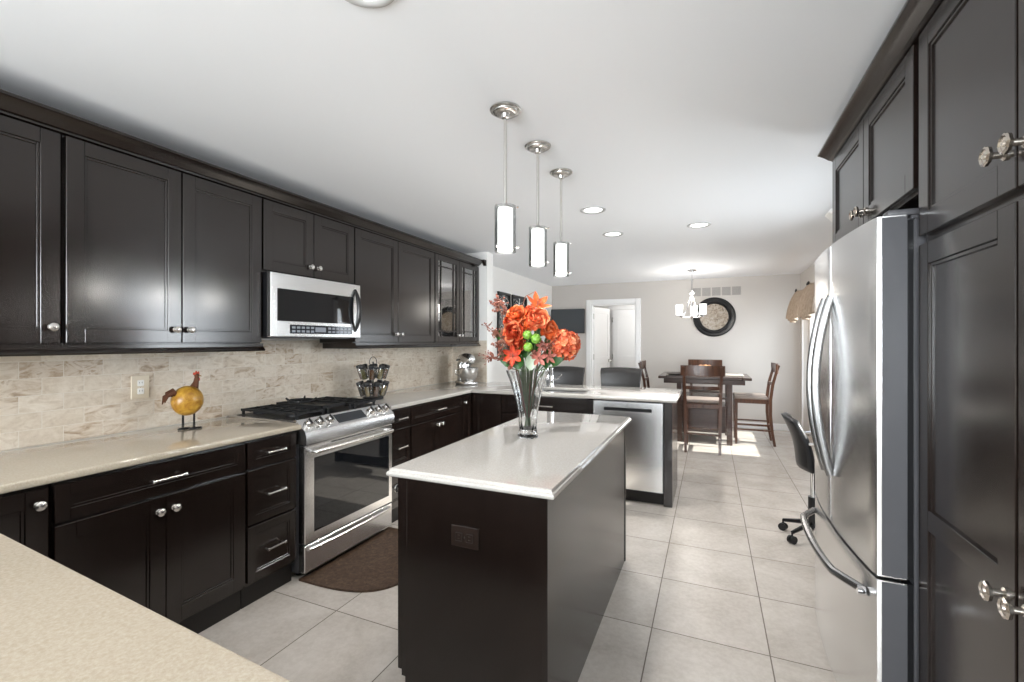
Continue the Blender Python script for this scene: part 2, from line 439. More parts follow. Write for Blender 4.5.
# ------------------------------------------------------------------ room shell
struct(MB().box(XL - 0.15, XR + 0.15, YF - 0.15, 10.2, -0.12, 0), 'floor', 'floor')
struct(MB().box(XL - 0.15, XR + 0.15, YF - 0.15, 10.2, CH, CH + 0.12), 'ceiling', 'ceiling_paint')
struct(MB().box(XL - 0.15, XL, YF - 0.15, 4.80, 0, CH), 'wall_left', 'white_wall')
struct(MB().box(XL - 0.15, XD, 4.80, 8.35, 0, CH), 'wall_left_dining', 'white_wall')
struct(MB().box(XL, -2.374, 4.72, 4.88, 0, CH), 'wall_left_return', 'white_wall')
DX0, DX1, DZ = -2.00, -1.20, 2.06
struct(MB().box(XL, DX0, YB, YB + 0.13, 0, CH).box(DX1, XR, YB, YB + 0.13, 0, CH).box(DX0, DX1, YB, YB + 0.13, DZ, CH), 'wall_back', 'wall_paint')
# hallway behind the open door
struct(MB().box(-2.75, -0.4, 9.45, 9.58, 0, CH).box(-2.75, -2.62, YB + 0.13, 9.45, 0, CH).box(-0.53, -0.4, YB + 0.13, 9.45, 0, CH), 'wall_hall', 'white_wall')
SD0, SD1, SDZ = 6.16, 7.95, 2.05
W0, W1, WZ0, WZ1 = 3.05, 4.45, 1.10, 2.10
struct(MB().box(XR, XR + 0.14, YF - 0.15, W0, 0, CH).box(XR, XR + 0.14, W0, W1, 0, WZ0).box(XR, XR + 0.14, W0, W1, WZ1, CH)
       .box(XR, XR + 0.14, W1, SD0, 0, CH).box(XR, XR + 0.14, SD0, SD1, SDZ, CH).box(XR, XR + 0.14, SD1, YB + 0.13, 0, CH), 'wall_right', 'wall_paint')
RX0, RX1, RZ0, RZ1 = -2.5, 0.3, 0.75, 2.15
struct(MB().box(XL, RX0, YF - 0.14, YF, 0, CH).box(RX1, XR, YF - 0.14, YF, 0, CH).box(RX0, RX1, YF - 0.14, YF, 0, RZ0).box(RX0, RX1, YF - 0.14, YF, RZ1, CH), 'wall_rear', 'wall_paint')
# baseboards
def baseboard(name, x0, x1, y0, y1):
    m = MB().box(x0, x1, y0, y1, 0, 0.10, 0.004)
    struct(m, name, 'white_trim', 30)
baseboard('baseboard_back', DX1 + 0.08, XR, YB - 0.014, YB)
baseboard('baseboard_back_left', XD, DX0 - 0.08, YB - 0.014, YB)
baseboard('baseboard_left', XD, XD + 0.014, 4.90, YB - 0.02)
baseboard('baseboard_right', XR - 0.014, XR, 2.80, SD0 - 0.07)
# backsplash
bs = MB().box(XL, XL + 0.010, -0.4, 4.72, CT, 1.40).box(XL + 0.010, -2.374, 4.71, 4.72, CT, 1.40)
struct(bs, 'backsplash', 'backsplash')

def window_unit(name, y0, y1, z0, z1, n_panes, fr=0.055):
    """framed opening in the right wall"""
    root = MB().box(XR - 0.015, XR, y0 - 0.06, y0, z0 - 0.06 * (z0 > 0.1), z1 + 0.06, 0.003).box(XR - 0.015, XR, y1, y1 + 0.06, z0 - 0.06 * (z0 > 0.1), z1 + 0.06, 0.003)\
        .box(XR - 0.015, XR, y0, y1, z1, z1 + 0.06, 0.003)
    if z0 > 0.1: root.box(XR - 0.015, XR, y0, y1, z0 - 0.06, z0, 0.003)
    w = struct(root, name, 'white_trim', 30)
    step = (y1 - y0) / n_panes
    for i in range(n_panes):
        a, b = y0 + i * step, y0 + (i + 1) * step
        x0 = XR + 0.04 + 0.035 * (i % 2); x1 = x0 + 0.035
        bot = 0.44 if z0 < 0.1 else fr  # deep bottom rail on the door, added to cut the sun patch short
        MB().box(x0, x1, a, a + fr, z0, z1).box(x0, x1, b - fr, b, z0, z1).box(x0, x1, a + fr, b - fr, z0, z0 + bot).box(x0, x1, a + fr, b - fr, z1 - fr, z1).build('window_frame', 'white_trim', w, smooth=0)
        MB().box(x0 + 0.014, x0 + 0.020, a + fr, b - fr, z0 + bot, z1 - fr).build('pane', 'pane', w, smooth=0)
    return w
window_unit('door_1', SD0, SD1, 0.0, SDZ, 2, 0.075)
window_unit('added_window_side', W0, W1, WZ0, WZ1, 2)  # unseen window, included as a side light source
rw = struct(MB().box(RX0 - 0.06, RX1 + 0.06, YF, YF + 0.015, RZ1, RZ1 + 0.06).box(RX0 - 0.06, RX1 + 0.06, YF, YF + 0.015, RZ0 - 0.06, RZ0)
            .box(RX0 - 0.06, RX0, YF, YF + 0.015, RZ0, RZ1).box(RX1, RX1 + 0.06, YF, YF + 0.015, RZ0, RZ1)
            .box(-1.63, -1.57, YF - 0.06, YF - 0.02, RZ0, RZ1).box(-0.63, -0.57, YF - 0.06, YF - 0.02, RZ0, RZ1), 'added_window_rear', 'white_trim')  # unseen rear window, added to let fill light in
MB().box(RX0, RX1, YF - 0.05, YF - 0.045, RZ0, RZ1).build('pane', 'pane', rw, smooth=0)

# door opening in the back wall: casing, open leaf, second door in the hall
dc = MB()
for (a, b) in ((DX0 - 0.085, DX0), (DX1, DX1 + 0.085)):
    dc.box(a, b, YB - 0.022, YB, 0, DZ + 0.085, 0.006)
dc.box(DX0, DX1, YB - 0.022, YB, DZ, DZ + 0.085, 0.006)
dc.box(DX0, DX0 + 0.018, YB, YB + 0.13, 0, DZ).box(DX1 - 0.018, DX1, YB, YB + 0.13, 0, DZ).box(DX0 + 0.018, DX1 - 0.018, YB, YB + 0.13, DZ - 0.018, DZ)
door2 = struct(dc, 'door_2', 'white_trim', 30)
def panel_leaf(xf, w, h, th=0.038):
    m = MB(xf); st = 0.11
    m.box(0, w, 0.008, th - 0.008, 0, h)
    for (y0, y1) in ((0, 0.0085), (th - 0.0085, th)):
        m.box(0, st, y0, y1, 0, h, 0.002).box(w - st, w, y0, y1, 0, h, 0.002)
        for (z0, z1) in ((0, 0.22), (0.95, 1.08), (h - st, h)):
            m.box(st, w - st, y0, y1, z0, z1, 0.002)
    return m
hx, hy = DX0 + 0.03, YB + 0.14
ang = math.atan2(0.74, 0.135)
leaf_xf = Matrix.Translation((hx, hy, 0.01)) @ Matrix.Rotation(ang, 4, 'Z')
lf = panel_leaf(leaf_xf, 0.75, 2.02).build('door_leaf', 'white_trim', door2, smooth=30)
MB(leaf_xf).lathe([(0, 0.07), (0.024, 0.066), (0.028, 0.05), (0.012, 0.03), (0.012, 0.01), (0.03, 0.006), (0.03, 0)], (0.69, 0.0, 1.0), (0, -1, 0), 16).build('door_knob', 'nickel', lf)
for z in (0.22, 1.05, 1.80):
    MB().box(DX0 + 0.018, DX0 + 0.030, YB + 0.085, YB + 0.135, z, z + 0.10).build('hinge', 'nickel', door2, smooth=0)
d3 = MB()
for (a, b) in ((-1.93, -1.845), (-1.20, -1.115)): d3.box(a, b, 9.43, 9.45, 0, 2.12, 0.004)
d3.box(-1.845, -1.20, 9.43, 9.45, 2.04, 2.12, 0.004)
door3 = struct(d3, 'door_3', 'white_trim', 30)
panel_leaf(Matrix.Translation((-1.843, 9.405, 0.01)), 0.64, 2.02, 0.036).build('door_leaf', 'white_trim', door3, smooth=30)
for z in (0.25, 1.02, 1.78):
    MB().box(-1.852, -1.836, 9.395, 9.405, z, z + 0.10).build('hinge', 'nickel', door3, smooth=0)

# ------------------------------------------------------------------ cabinet kit (local: u along, n out, z up)
def door_panel(xf, w, h, th=0.020, st=0.062, rec=0.009):
    m = MB(xf)
    m.box(0, st, 0, th, 0, h, 0.0018).box(w - st, w, 0, th, 0, h, 0.0018)
    m.box(st, w - st, 0, th, 0, st, 0.0018).box(st, w - st, 0, th, h - st, h, 0.0018)
    b = 0.010                                              # inner bead
    for (x0, x1, z0, z1) in ((st, st + b, st, h - st), (w - st - b, w - st, st, h - st), (st + b, w - st - b, st, st + b), (st + b, w - st - b, h - st - b, h - st)):
        m.box(x0, x1, 0, th - rec * 0.45, z0, z1, 0.0015)
    m.box(st, w - st, 0, th - rec, st, h - st)
    return m
def glass_door(xf, w, h, th=0.020, st=0.055):
    m = MB(xf)
    m.box(0, st, 0, th, 0, h, 0.0018).box(w - st, w, 0, th, 0, h, 0.0018)
    m.box(st, w - st, 0, th, 0, st, 0.0018).box(st, w - st, 0, th, h - st, h, 0.0018)
    g = MB(xf); o = 0.055; k = 0.006
    for u in (st + o, w - st - o): g.box(u - k, u + k, 0.004, th - 0.002, st, h - st)
    for z in (st + o, h - st - o): g.box(st, w - st, 0.004, th - 0.002, z - k, z + k)
    p = MB(xf).box(st - 0.004, w - st + 0.004, 0.006, 0.010, st - 0.004, h - st + 0.004)
    return m, g, p
def knob(xf, u, z, th, parent, kind='round'):
    c = (u, th, z)
    m = MB(xf)
    if kind == 'round':
        m.lathe([(0.012, 0), (0.012, 0.003), (0.006, 0.006), (0.0055, 0.014), (0.012, 0.017), (0.0165, 0.021), (0.0165, 0.026), (0.010, 0.031), (0, 0.032)], c, (0, 1, 0), 18)
        m.build('knob', 'nickel', parent)
    else:
        m.lathe([(0.013, 0), (0.013, 0.004), (0.0075, 0.008), (0.007, 0.022), (0.012, 0.025), (0.019, 0.028), (0.020, 0.034), (0.016, 0.037), (0.013, 0.034), (0.006, 0.034), (0.004, 0.038), (0, 0.039)], c, (0, 1, 0), 20,
                mod=lambda t, h: 1 + (0.07 * math.cos(8 * t) if h > 0.024 else 0))
        m.build('knob', 'antique', parent)
def pull(xf, u, z, th, L, parent, mat='nickel'):
    m = MB(xf)
    for s in (-1, 1):
        m.cyl((u + s * L / 2, th, z), (u + s * L / 2, th + 0.028, z), 0.005, seg=10)
        m.lathe([(0, 0), (0.0085, 0.001), (0.0085, 0.008), (0.006, 0.010)], (u + s * (L / 2 + 0.008), th + 0.028, z), (-s, 0, 0), 10)
    m.cyl((u - L / 2 - 0.004, th + 0.028, z), (u + L / 2 + 0.004, th + 0.028, z), 0.0055, seg=10)
    m.build('handle', mat, parent)

def cabinet(name, xf, w, depth, z0, z1, label, cat, fronts, toe=0.0, mat='espresso', open_front=False, skip_back=False):
    """fronts: (kind, u0, u1, z0, z1, knob spec)"""
    base = xf @ Vector((w / 2, -depth / 2, 0)); base.z = z0
    r = thing(name, base, label, cat)
    b = MB(xf)
    if open_front:
        t = 0.018
        b.box(0, t, -depth, 0, z0, z1).box(w - t, w, -depth, 0, z0, z1).box(t, w - t, -depth, 0, z0, z0 + t).box(t, w - t, -depth, 0, z1 - t, z1).box(t, w - t, -depth, -depth + 0.008, z0 + t, z1 - t)
        b.box(0, 0.03, -0.02, 0, z0, z1)
    else:
        b.box(0, w, -depth, 0, z0 + toe, z1, 0.001)
    b.build('body', mat, r, smooth=0)
    if toe:
        MB(xf).box(0.0, w, -depth, -0.025, z0, z0 + toe).build('toe_kick', 'toe', r, smooth=0)
    for f in fronts:
        kind, u0, u1, a, c = f[:5]; g = 0.0015
        fx = xf @ Matrix.Translation((u0 + g, 0.001, a + g)); fw, fh = u1 - u0 - 2 * g, c - a - 2 * g
        if kind == 'door':
            d = door_panel(fx, fw, fh, st=f[6] if len(f) > 6 else 0.062).build('door', mat, r, smooth=30)
        elif kind == 'glass':
            m, gr, p = glass_door(fx, fw, fh); d = m.build('door', mat, r, smooth=30)
            gr.build('glazing_bar', mat, d, smooth=0); p.build('pane', 'cabinet_pane', d, smooth=0)
        elif kind == 'drawer':
            d = door_panel(fx, fw, fh, st=f[6] if len(f) > 6 else 0.045).build('drawer', mat, r, smooth=30)
        elif kind == 'slab':
            d = MB(fx).box(0, fw, 0, 0.02, 0, fh, 0.002).build('front_panel', mat, r, smooth=30)
        kn = f[5]
        if kn is None: continue
        if kn[0] == 'pull': pull(fx, fw / 2, fh / 2 if len(kn) < 3 else kn[2], 0.020, kn[1], d)
        elif kn[0] == 'knob': knob(fx, kn[1] if kn[1] > 0 else fw + kn[1], kn[2] if kn[2] > 0 else fh + kn[2], 0.020, d, kn[3] if len(kn) > 3 else 'round')
    return r

# --- left base run (fronts at x = -2.19)
def left(y0, fx=-2.212): return face_frame((fx, y0, 0), (0, 1, 0), (1, 0, 0))
BD = 0.615
cabinet('base_cabinet', left(0.50), 0.345, BD, 0, 0.880, 'dark espresso base cabinet with one knobbed door in the near left corner', 'kitchen cabinet',
        [('door', 0.02, 0.34, 0.135, 0.868, ('knob', -0.030, -0.055))], toe=0.115)
cabinet('base_cabinet', left(0.85), 0.752, BD, 0, 0.880, 'dark espresso base cabinet with one wide drawer over two doors, below the rooster', 'kitchen cabinet',
        [('drawer', 0.003, 0.749, 0.725, 0.868, ('pull', 0.125)), ('door', 0.003, 0.376, 0.135, 0.717, ('knob', -0.030, -0.06)), ('door', 0.376, 0.749, 0.135, 0.717, ('knob', 0.030, -0.06))], toe=0.115)
cabinet('drawer_cabinet', left(1.607), 0.310, BD, 0, 0.880, 'narrow dark three-drawer base cabinet directly left of the range', 'kitchen cabinet',
        [('drawer', 0.003, 0.307, 0.728, 0.868, ('pull', 0.10)), ('drawer', 0.003, 0.307, 0.434, 0.720, ('pull', 0.10)), ('drawer', 0.003, 0.307, 0.135, 0.426, ('pull', 0.10))], toe=0.115)
cabinet('drawer_cabinet', left(2.735), 0.272, BD, 0, 0.880, 'narrow dark three-drawer base cabinet directly right of the range', 'kitchen cabinet',
        [('drawer', 0.003, 0.269, 0.728, 0.868, ('pull', 0.10)), ('drawer', 0.003, 0.269, 0.434, 0.720, ('pull', 0.10)), ('drawer', 0.003, 0.269, 0.135, 0.426, ('pull', 0.10))], toe=0.115)
cabinet('base_cabinet', left(3.010), 0.825, BD, 0, 0.880, 'dark base cabinet with wide drawer over two doors, on the far side of the range', 'kitchen cabinet',
        [('drawer', 0.003, 0.822, 0.725, 0.868, ('pull', 0.125)), ('door', 0.003, 0.412, 0.135, 0.717, ('knob', -0.030, -0.05)), ('door', 0.412, 0.822, 0.135, 0.717, ('knob', 0.030, -0.05))], toe=0.115)
# corner unit: two leaves meeting in the inner corner
PF = 4.04
cr = thing('corner_cabinet', (-2.4, 4.2, 0), 'dark corner base cabinet with folded double leaf where the left run meets the peninsula', 'kitchen cabinet')
MB().box(XL + 0.012, -2.212, 3.840, 4.64, 0.115, 0.880).box(-2.212, -1.865, PF, 4.64, 0.115, 0.880).build('body', 'espresso', cr, smooth=0)
MB().box(XL + 0.012, -2.24, 3.840, 4.62, 0, 0.115).box(-2.24, -1.865, PF + 0.03, 4.62, 0, 0.115).build('toe_kick', 'toe', cr, smooth=0)
x1 = left(3.842) @ Matrix.Translation((0, 0.001, 0.137))
d1 = door_panel(x1, 0.172, 0.728, st=0.045).build('door', 'espresso', cr, smooth=30)
knob(x1, 0.030, 0.66, 0.020, d1)
x2 = face_frame((-2.185, PF - 0.001, 0.137), (1, 0, 0), (0, -1, 0))
door_panel(x2, 0.315, 0.728).build('door', 'espresso', cr, smooth=30)

# --- peninsula
def pen(x0): return face_frame((x0, PF, 0), (1, 0, 0), (0, -1, 0))
cabinet('sink_cabinet', pen(-1.862), 0.905, 0.595, 0, 0.700, 'dark peninsula cabinet under the sink, behind the flower vase', 'kitchen cabinet',
        [('door', 0.003, 0.452, 0.135, 0.700, ('knob', -0.03, -0.05)), ('door', 0.452, 0.902, 0.135, 0.700, ('knob', 0.03, -0.05)), ('drawer', 0.003, 0.902, 0.708, 0.868, ('pull', 0.14))], toe=0.115)
MB().box(-0.362, -0.292, 4.020, 4.66, 0, 0.880, 0.002).build('end_panel', 'espresso', base=(-0.327, 4.3, 0), smooth=30)
tag(bpy.data.objects['end_panel'], 'dark upright end panel closing the peninsula right of the dishwasher', 'end panel')
MB().box(XL + 0.012, -0.362, 4.64, 4.66, 0, 0.880).build('back_panel', 'espresso', base=(-1.2, 4.65, 0), smooth=0)
tag(bpy.data.objects['back_panel'], 'dark back panel of the peninsula facing the grey bar stools', 'back panel')

# --- worktops
def slab_edge(poly, z1=CT, t=CTT, bev=0.010):
    """counter slab from a plan polygon with rounded edges"""
    m = MB(); m.prism(poly, z1 - t, z1, 'z')
    es = [e for e in m.b.edges if abs(e.verts[0].co.z - e.verts[1].co.z) < 1e-6]
    bmesh.ops.bevel(m.b, geom=es, offset=bev, segments=3, affect='EDGES', profile=0.5)
    return m
m = slab_edge([(XL + 0.012, 0.617), (-2.168, 0.575), (-2.168, 1.925), (XL + 0.012, 1.925)])
tag(m.build('countertop', 'quartz', base=(-2.5, 1.2, CT - CTT)), 'beige stone countertop along the left wall carrying the rooster', 'countertop')
m = slab_edge([(XL + 0.012, -0.25), (-0.38, -0.25), (-0.38, 0.4605), (XL + 0.012, 0.613)])
tag(m.build('countertop', 'quartz', base=(-1.6, 0.1, CT - CTT)), 'beige stone countertop in the near left foreground', 'countertop')
cabinet('base_cabinet', face_frame((-0.45, 0.425, 0), (-1, 0, 0), (0, 1, 0)), 1.70, 0.60, 0, 0.880, 'dark base cabinets under the foreground countertop', 'kitchen cabinet',
        [('door', 0.01 + i * 0.42, 0.43 + i * 0.42, 0.135, 0.868, ('knob', 0.03 if i % 2 else -0.03, -0.06)) for i in range(4)], toe=0.115)
# L-shaped slab with the sink cut-out, built from edge-sharing pieces
SX0, SX1, SY0, SY1 = -1.74, -1.08, 4.12, 4.49
PY0, PY1, PX1 = 3.975, 4.86, -0.255
def l_counter():
    b = bmesh.new(); z0, z1 = CT - CTT, CT
    outer = [(XL + 0.012, 2.728), (-2.168, 2.728), (-2.168, PY0), (PX1, PY0), (PX1, PY1), (-2.368, PY1), (-2.368, 4.708), (XL + 0.012, 4.708)]
    inner = [(SX0, SY0), (SX1, SY0), (SX1, SY1), (SX0, SY1)]
    def ring(pts, z): return [b.verts.new((x, y, z)) for x, y in pts]
    for z in (z0, z1):
        vo, vi = ring(outer, z), ring(inner, z)
        es = [b.edges.new((vo[i], vo[(i + 1) % len(vo)])) for i in range(len(vo))] + [b.edges.new((vi[i], vi[(i + 1) % 4])) for i in range(4)]
        bmesh.ops.triangle_fill(b, edges=es, use_beauty=True)
        if z == z0: lo, li = vo, vi
        else: uo, ui = vo, vi
    for A, B in ((lo, uo), (li, ui)):
        for i in range(len(A)):
            b.faces.new((A[i], A[(i + 1) % len(A)], B[(i + 1) % len(A)], B[i]))
    bmesh.ops.recalc_face_normals(b, faces=b.faces)
    es = [e for e in b.edges if len(e.link_faces) == 2 and e.calc_face_angle(0) > 1.0 and abs(e.verts[0].co.z - e.verts[1].co.z) < 1e-6]
    bmesh.ops.bevel(b, geom=es, offset=0.008, segments=3, affect='EDGES', profile=0.5)
    m = MB(); m.b.free(); m.b = b; return m
tag(l_counter().build('countertop', 'quartz_pale', base=(-1.6, 4.3, CT - CTT)), 'L-shaped pale stone countertop running from the range onto the sink peninsula', 'countertop')
# sink and faucet
sk = thing('sink', (-1.41, 4.28, 0.71), 'steel undermount sink sunk into the peninsula countertop', 'sink')
t = 0.006; zb = 0.715
MB().box(SX0 - 0.03, SX1 + 0.03, SY0 - 0.03, SY0, CT - CTT - 0.004, CT - CTT - 0.001).box(SX0 - 0.03, SX1 + 0.03, SY1, SY1 + 0.03, CT - CTT - 0.004, CT - CTT - 0.001)\
    .box(SX0, SX1, SY0, SY0 + t, zb, CT - CTT - 0.001).box(SX0, SX1, SY1 - t, SY1, zb, CT - CTT - 0.001).box(SX0, SX0 + t, SY0 + t, SY1 - t, zb, CT - CTT - 0.001).box(SX1 - t, SX1, SY0 + t, SY1 - t, zb, CT - CTT - 0.001)\
    .box(SX0, SX1, SY0, SY1, zb - t, zb).build('basin', 'steel', sk, smooth=0)
MB().lathe([(0, 0.004), (0.03, 0.003), (0.045, 0.0005)], (-1.41, 4.28, zb), seg=20).build('drain', 'chrome', sk)
fa = thing('faucet', (-1.53, 4.56, CT), 'chrome pull-down faucet behind the sink, seen beside the vase', 'faucet')
MB().lathe([(0.0, 0), (0.030, 0), (0.030, 0.008), (0.022, 0.016), (0.019, 0.05), (0.021, 0.09), (0.017, 0.12), (0, 0.125)], (-1.53, 4.56, CT), seg=18).build('base', 'chrome', fa)
arc = [(-1.53, 4.56, CT + 0.11)] + [(-1.53, 4.56 - 0.075 + 0.075 * math.cos(a), CT + 0.18 + 0.075 * math.sin(a)) for a in [i * PI / 8 for i in range(0, 9)]] + [(-1.53, 4.41, CT + 0.14)]
MB().tube(arc, 0.013, 12).build('spout', 'chrome', fa)
MB().lathe([(0, 0), (0.017, 0.002), (0.020, 0.045), (0.014, 0.06)], (-1.53, 4.41, CT + 0.085), seg=16).build('spray_head', 'chrome', fa)
MB().tube([(-1.51, 4.56, CT + 0.075), (-1.475, 4.555, CT + 0.085), (-1.42, 4.55, CT + 0.13)], [0.010, 0.008, 0.006], 10).build('lever', 'chrome', fa)

# --- left wall cabinets (fronts at x = -2.47)
UD = 0.338; UZ0, UZ1 = 1.385, 2.262
def upper(y0): return face_frame((-2.492, y0, 0), (0, 1, 0), (1, 0, 0))
K = -0.030
cabinet('wall_cabinet', upper(0.10), 0.892, UD, UZ0 - 0.005, UZ1, 'dark espresso wall cabinet at the left edge, over the near counter', 'wall cabinet',
        [('door', 0.0, 0.445, UZ0, UZ1 - 0.005, ('knob', 0.030, 0.066)), ('door', 0.445, 0.884, UZ0, UZ1 - 0.005, ('knob', K, 0.066))])
cabinet('wall_cabinet', upper(0.995), 0.917, UD, UZ0 - 0.005, UZ1, 'tall dark two-door wall cabinet left of the microwave, above the rooster', 'wall cabinet',
        [('door', 0.004, 0.460, UZ0, UZ1 - 0.005, ('knob', K, 0.066)), ('door', 0.464, 0.913, UZ0, UZ1 - 0.005, ('knob', 0.030, 0.066))])
cabinet('wall_cabinet', upper(1.914), 0.772, UD, 1.815, UZ1, 'short dark two-door wall cabinet over the microwave', 'wall cabinet',
        [('door', 0.004, 0.384, 1.825, UZ1 - 0.005, ('knob', K, 0.066)), ('door', 0.388, 0.768, 1.825, UZ1 - 0.005, ('knob', 0.030, 0.066))])
cabinet('wall_cabinet', upper(2.688), 1.095, UD, UZ0 - 0.005, UZ1, 'dark two-door wall cabinet right of the microwave, above the spice rack', 'wall cabinet',
        [('door', 0.004, 0.520, UZ0, UZ1 - 0.005, ('knob', K, 0.066)), ('door', 0.524, 1.088, UZ0, UZ1 - 0.005, ('knob', 0.030, 0.066))])
gc = cabinet('wall_cabinet', upper(3.785), 0.922, UD, UZ0 - 0.005, UZ1, 'dark wall cabinet with two glazed doors at the far end, above the stand mixer', 'wall cabinet',
        [('glass', 0.004, 0.470, UZ0, UZ1 - 0.005, ('knob', K, 0.066)), ('glass', 0.474, 0.918, UZ0, UZ1 - 0.005, ('knob', 0.030, 0.066))], open_front=True)
MB().box(XL + 0.006, XL + 0.0115, 3.804, 4.688, UZ0 + 0.014, UZ1 - 0.019).build('added_lining', 'white_plastic', gc, smooth=0)  # white lining added to brighten the dark interior behind the glass
for z in (1.67, 1.95):
    MB().box(XL + 0.013, -2.53, 3.804, 4.688, z, z + 0.008).build('shelf', 'pane', gc, smooth=0)
# mouldings
def moulding(profile, y0, y1, name, label, base):
    mb = MB().prism(profile, y0, y1, 'y'); o = mb.build(name, 'espresso_flat', base=base, smooth=20)
    return tag(o, label, 'moulding')
cp = [(-2.80, 2.264), (-2.474, 2.264), (-2.474, 2.274), (-2.462, 2.276), (-2.440, 2.296), (-2.420, 2.314), (-2.412, 2.318), (-2.412, 2.329), (-2.80, 2.329)]
moulding(cp, 0.10, 4.708, 'crown_moulding', 'long dark crown moulding along the top of the left wall cabinets', (-2.6, 2.4, 2.246))
tag(MB().prism([(4.708, 2.264), (4.690, 2.276), (4.650, 2.316), (4.650, 2.329), (4.708, 2.329)], -2.412, -2.376, 'x').build('crown_return', 'espresso_flat', base=(-2.39, 4.66, 2.246), smooth=20),
    'short dark crown piece turning onto the wall end beside the glazed cabinet', 'moulding')
rp = [(-2.80, 1.336), (-2.452, 1.336), (-2.447, 1.343), (-2.455, 1.352), (-2.466, 1.362), (-2.466, 1.379), (-2.80, 1.379)]
moulding(rp, 0.10, 1.912, 'light_rail', 'dark light rail under the cabinets left of the microwave', (-2.6, 1.0, 1.345))
moulding(rp, 2.690, 4.706, 'light_rail', 'dark light rail under the cabinets right of the microwave', (-2.6, 3.7, 1.345))

# ------------------------------------------------------------------ kitchen island
IX0, IX1, IY0, IY1 = -1.128, -0.460, 1.392, 2.965
isl = thing('kitchen_island', ((IX0 + IX1) / 2, (IY0 + IY1) / 2, 0), 'dark espresso kitchen island base standing on the tile floor', 'island')
bx0, bx1, by0, by1 = -1.105, -0.497, 1.430, 2.945
MB().box(bx0 + 0.035, bx1, by0, by1, 0, 0.880, 0.002).build('body', 'espresso', isl, smooth=30)
MB().box(bx0 + 0.02, bx0 + 0.045, by0 - 0.001, by1, 0.115, 0.880, 0.001).build('face_frame', 'espresso', isl, smooth=30)
MB().box(bx1 - 0.02, bx1 + 0.004, by1 - 0.02, by1 + 0.004, 0, 0.880, 0.001).build('corner_post', 'espresso', isl, smooth=30)
MB().box(bx1 - 0.016, bx1 + 0.003, by0 - 0.003, by0 + 0.016, 0, 0.880, 0.001).build('corner_post', 'espresso', isl, smooth=30)
ix = face_frame((bx0 + 0.020, by1, 0), (0, -1, 0), (-1, 0, 0))
wd = (by1 - by0) / 3
for i in range(3):
    d = door_panel(ix @ Matrix.Translation((i * wd + 0.002, 0.0, 0.135)), wd - 0.004, 0.735).build('door', 'espresso', isl, smooth=30)
    knob(ix @ Matrix.Translation((i * wd + 0.002, 0.0, 0.135)), 0.03 if i % 2 else wd - 0.034, 0.68, 0.020, d)
def ogee_slab(x0, x1, y0, y1):
    """slab with a stepped, rounded edge all round"""
    prof = [(0.020, 0.882), (0.006, 0.882), (0.001, 0.886), (0.0, 0.893), (0.003, 0.900), (0.009, 0.903), (0.010, 0.907), (0.014, 0.912), (0.020, 0.914)]
    m = MB(); rings = []
    for (i, z) in prof: rings.append([(x0 + i, y0 + i, z), (x1 - i, y0 + i, z), (x1 - i, y1 - i, z), (x0 + i, y1 - i, z)])
    vs = [p for r in rings for p in r]; fs = [(3, 2, 1, 0)]
    for k in range(len(rings) - 1):
        for j in range(4): fs.append((4 * k + j, 4 * k + (j + 1) % 4, 4 * k + 4 + (j + 1) % 4, 4 * k + 4 + j))
    n = 4 * (len(rings) - 1); fs.append((n, n + 1, n + 2, n + 3))
    m._add(vs, fs); return m
tag(ogee_slab(IX0, IX1, IY0, IY1).build('countertop', 'quartz_pale', base=(-0.8, 2.1, 0.882), smooth=30), 'glossy pale stone worktop with moulded edge on the kitchen island', 'countertop')

def outlet(xf, w, h, label, plate, face, horizontal=False):
    """duplex outlet plate: local u, n, z centred"""
    r = thing('outlet', xf @ Vector((0, 0, 0)), label, 'outlet')
    MB(xf).box(-w / 2, w / 2, 0, 0.006, -h / 2, h / 2, 0.002).build('cover_plate', plate, r, smooth=30)
    for s in (-1, 1):
        a, b = (s * 0.022, 0) if horizontal else (0, s * 0.022)
        f = MB(xf).box(a - 0.015, a + 0.015, 0.006, 0.009, b - 0.016, b + 0.016, 0.003).build('socket', face, r, smooth=30)
        sl = MB(xf)
        for q in (-0.006, 0.006):
            if horizontal: sl.box(a - 0.004, a + 0.004, 0.0088, 0.0094, b + q - 0.001, b + q + 0.001)
            else: sl.box(a + q - 0.001, a + q + 0.001, 0.0088, 0.0094, b - 0.002, b + 0.006)
        sl.build('slot', 'antique' if horizontal else 'black_plastic', f, smooth=0)  # metallic slots on the dark outlet stand in for its glints
    MB(xf).cyl((0, 0.006, 0), (0, 0.0072, 0), 0.003, seg=10).build('screw', 'nickel', r)
    return r
outlet(face_frame((XL + 0.010, 1.453, 1.146), (0, 1, 0), (1, 0, 0)), 0.086, 0.125, 'ivory electrical outlet on the stone backsplash left of the rooster', 'ivory_plastic', 'white_plastic')
outlet(face_frame((-0.806, by0 - 0.001, 0.693), (1, 0, 0), (0, -1, 0)), 0.112, 0.076, 'dark brown electrical outlet on the near end of the island', 'dark_plate', 'dark_plate', True)

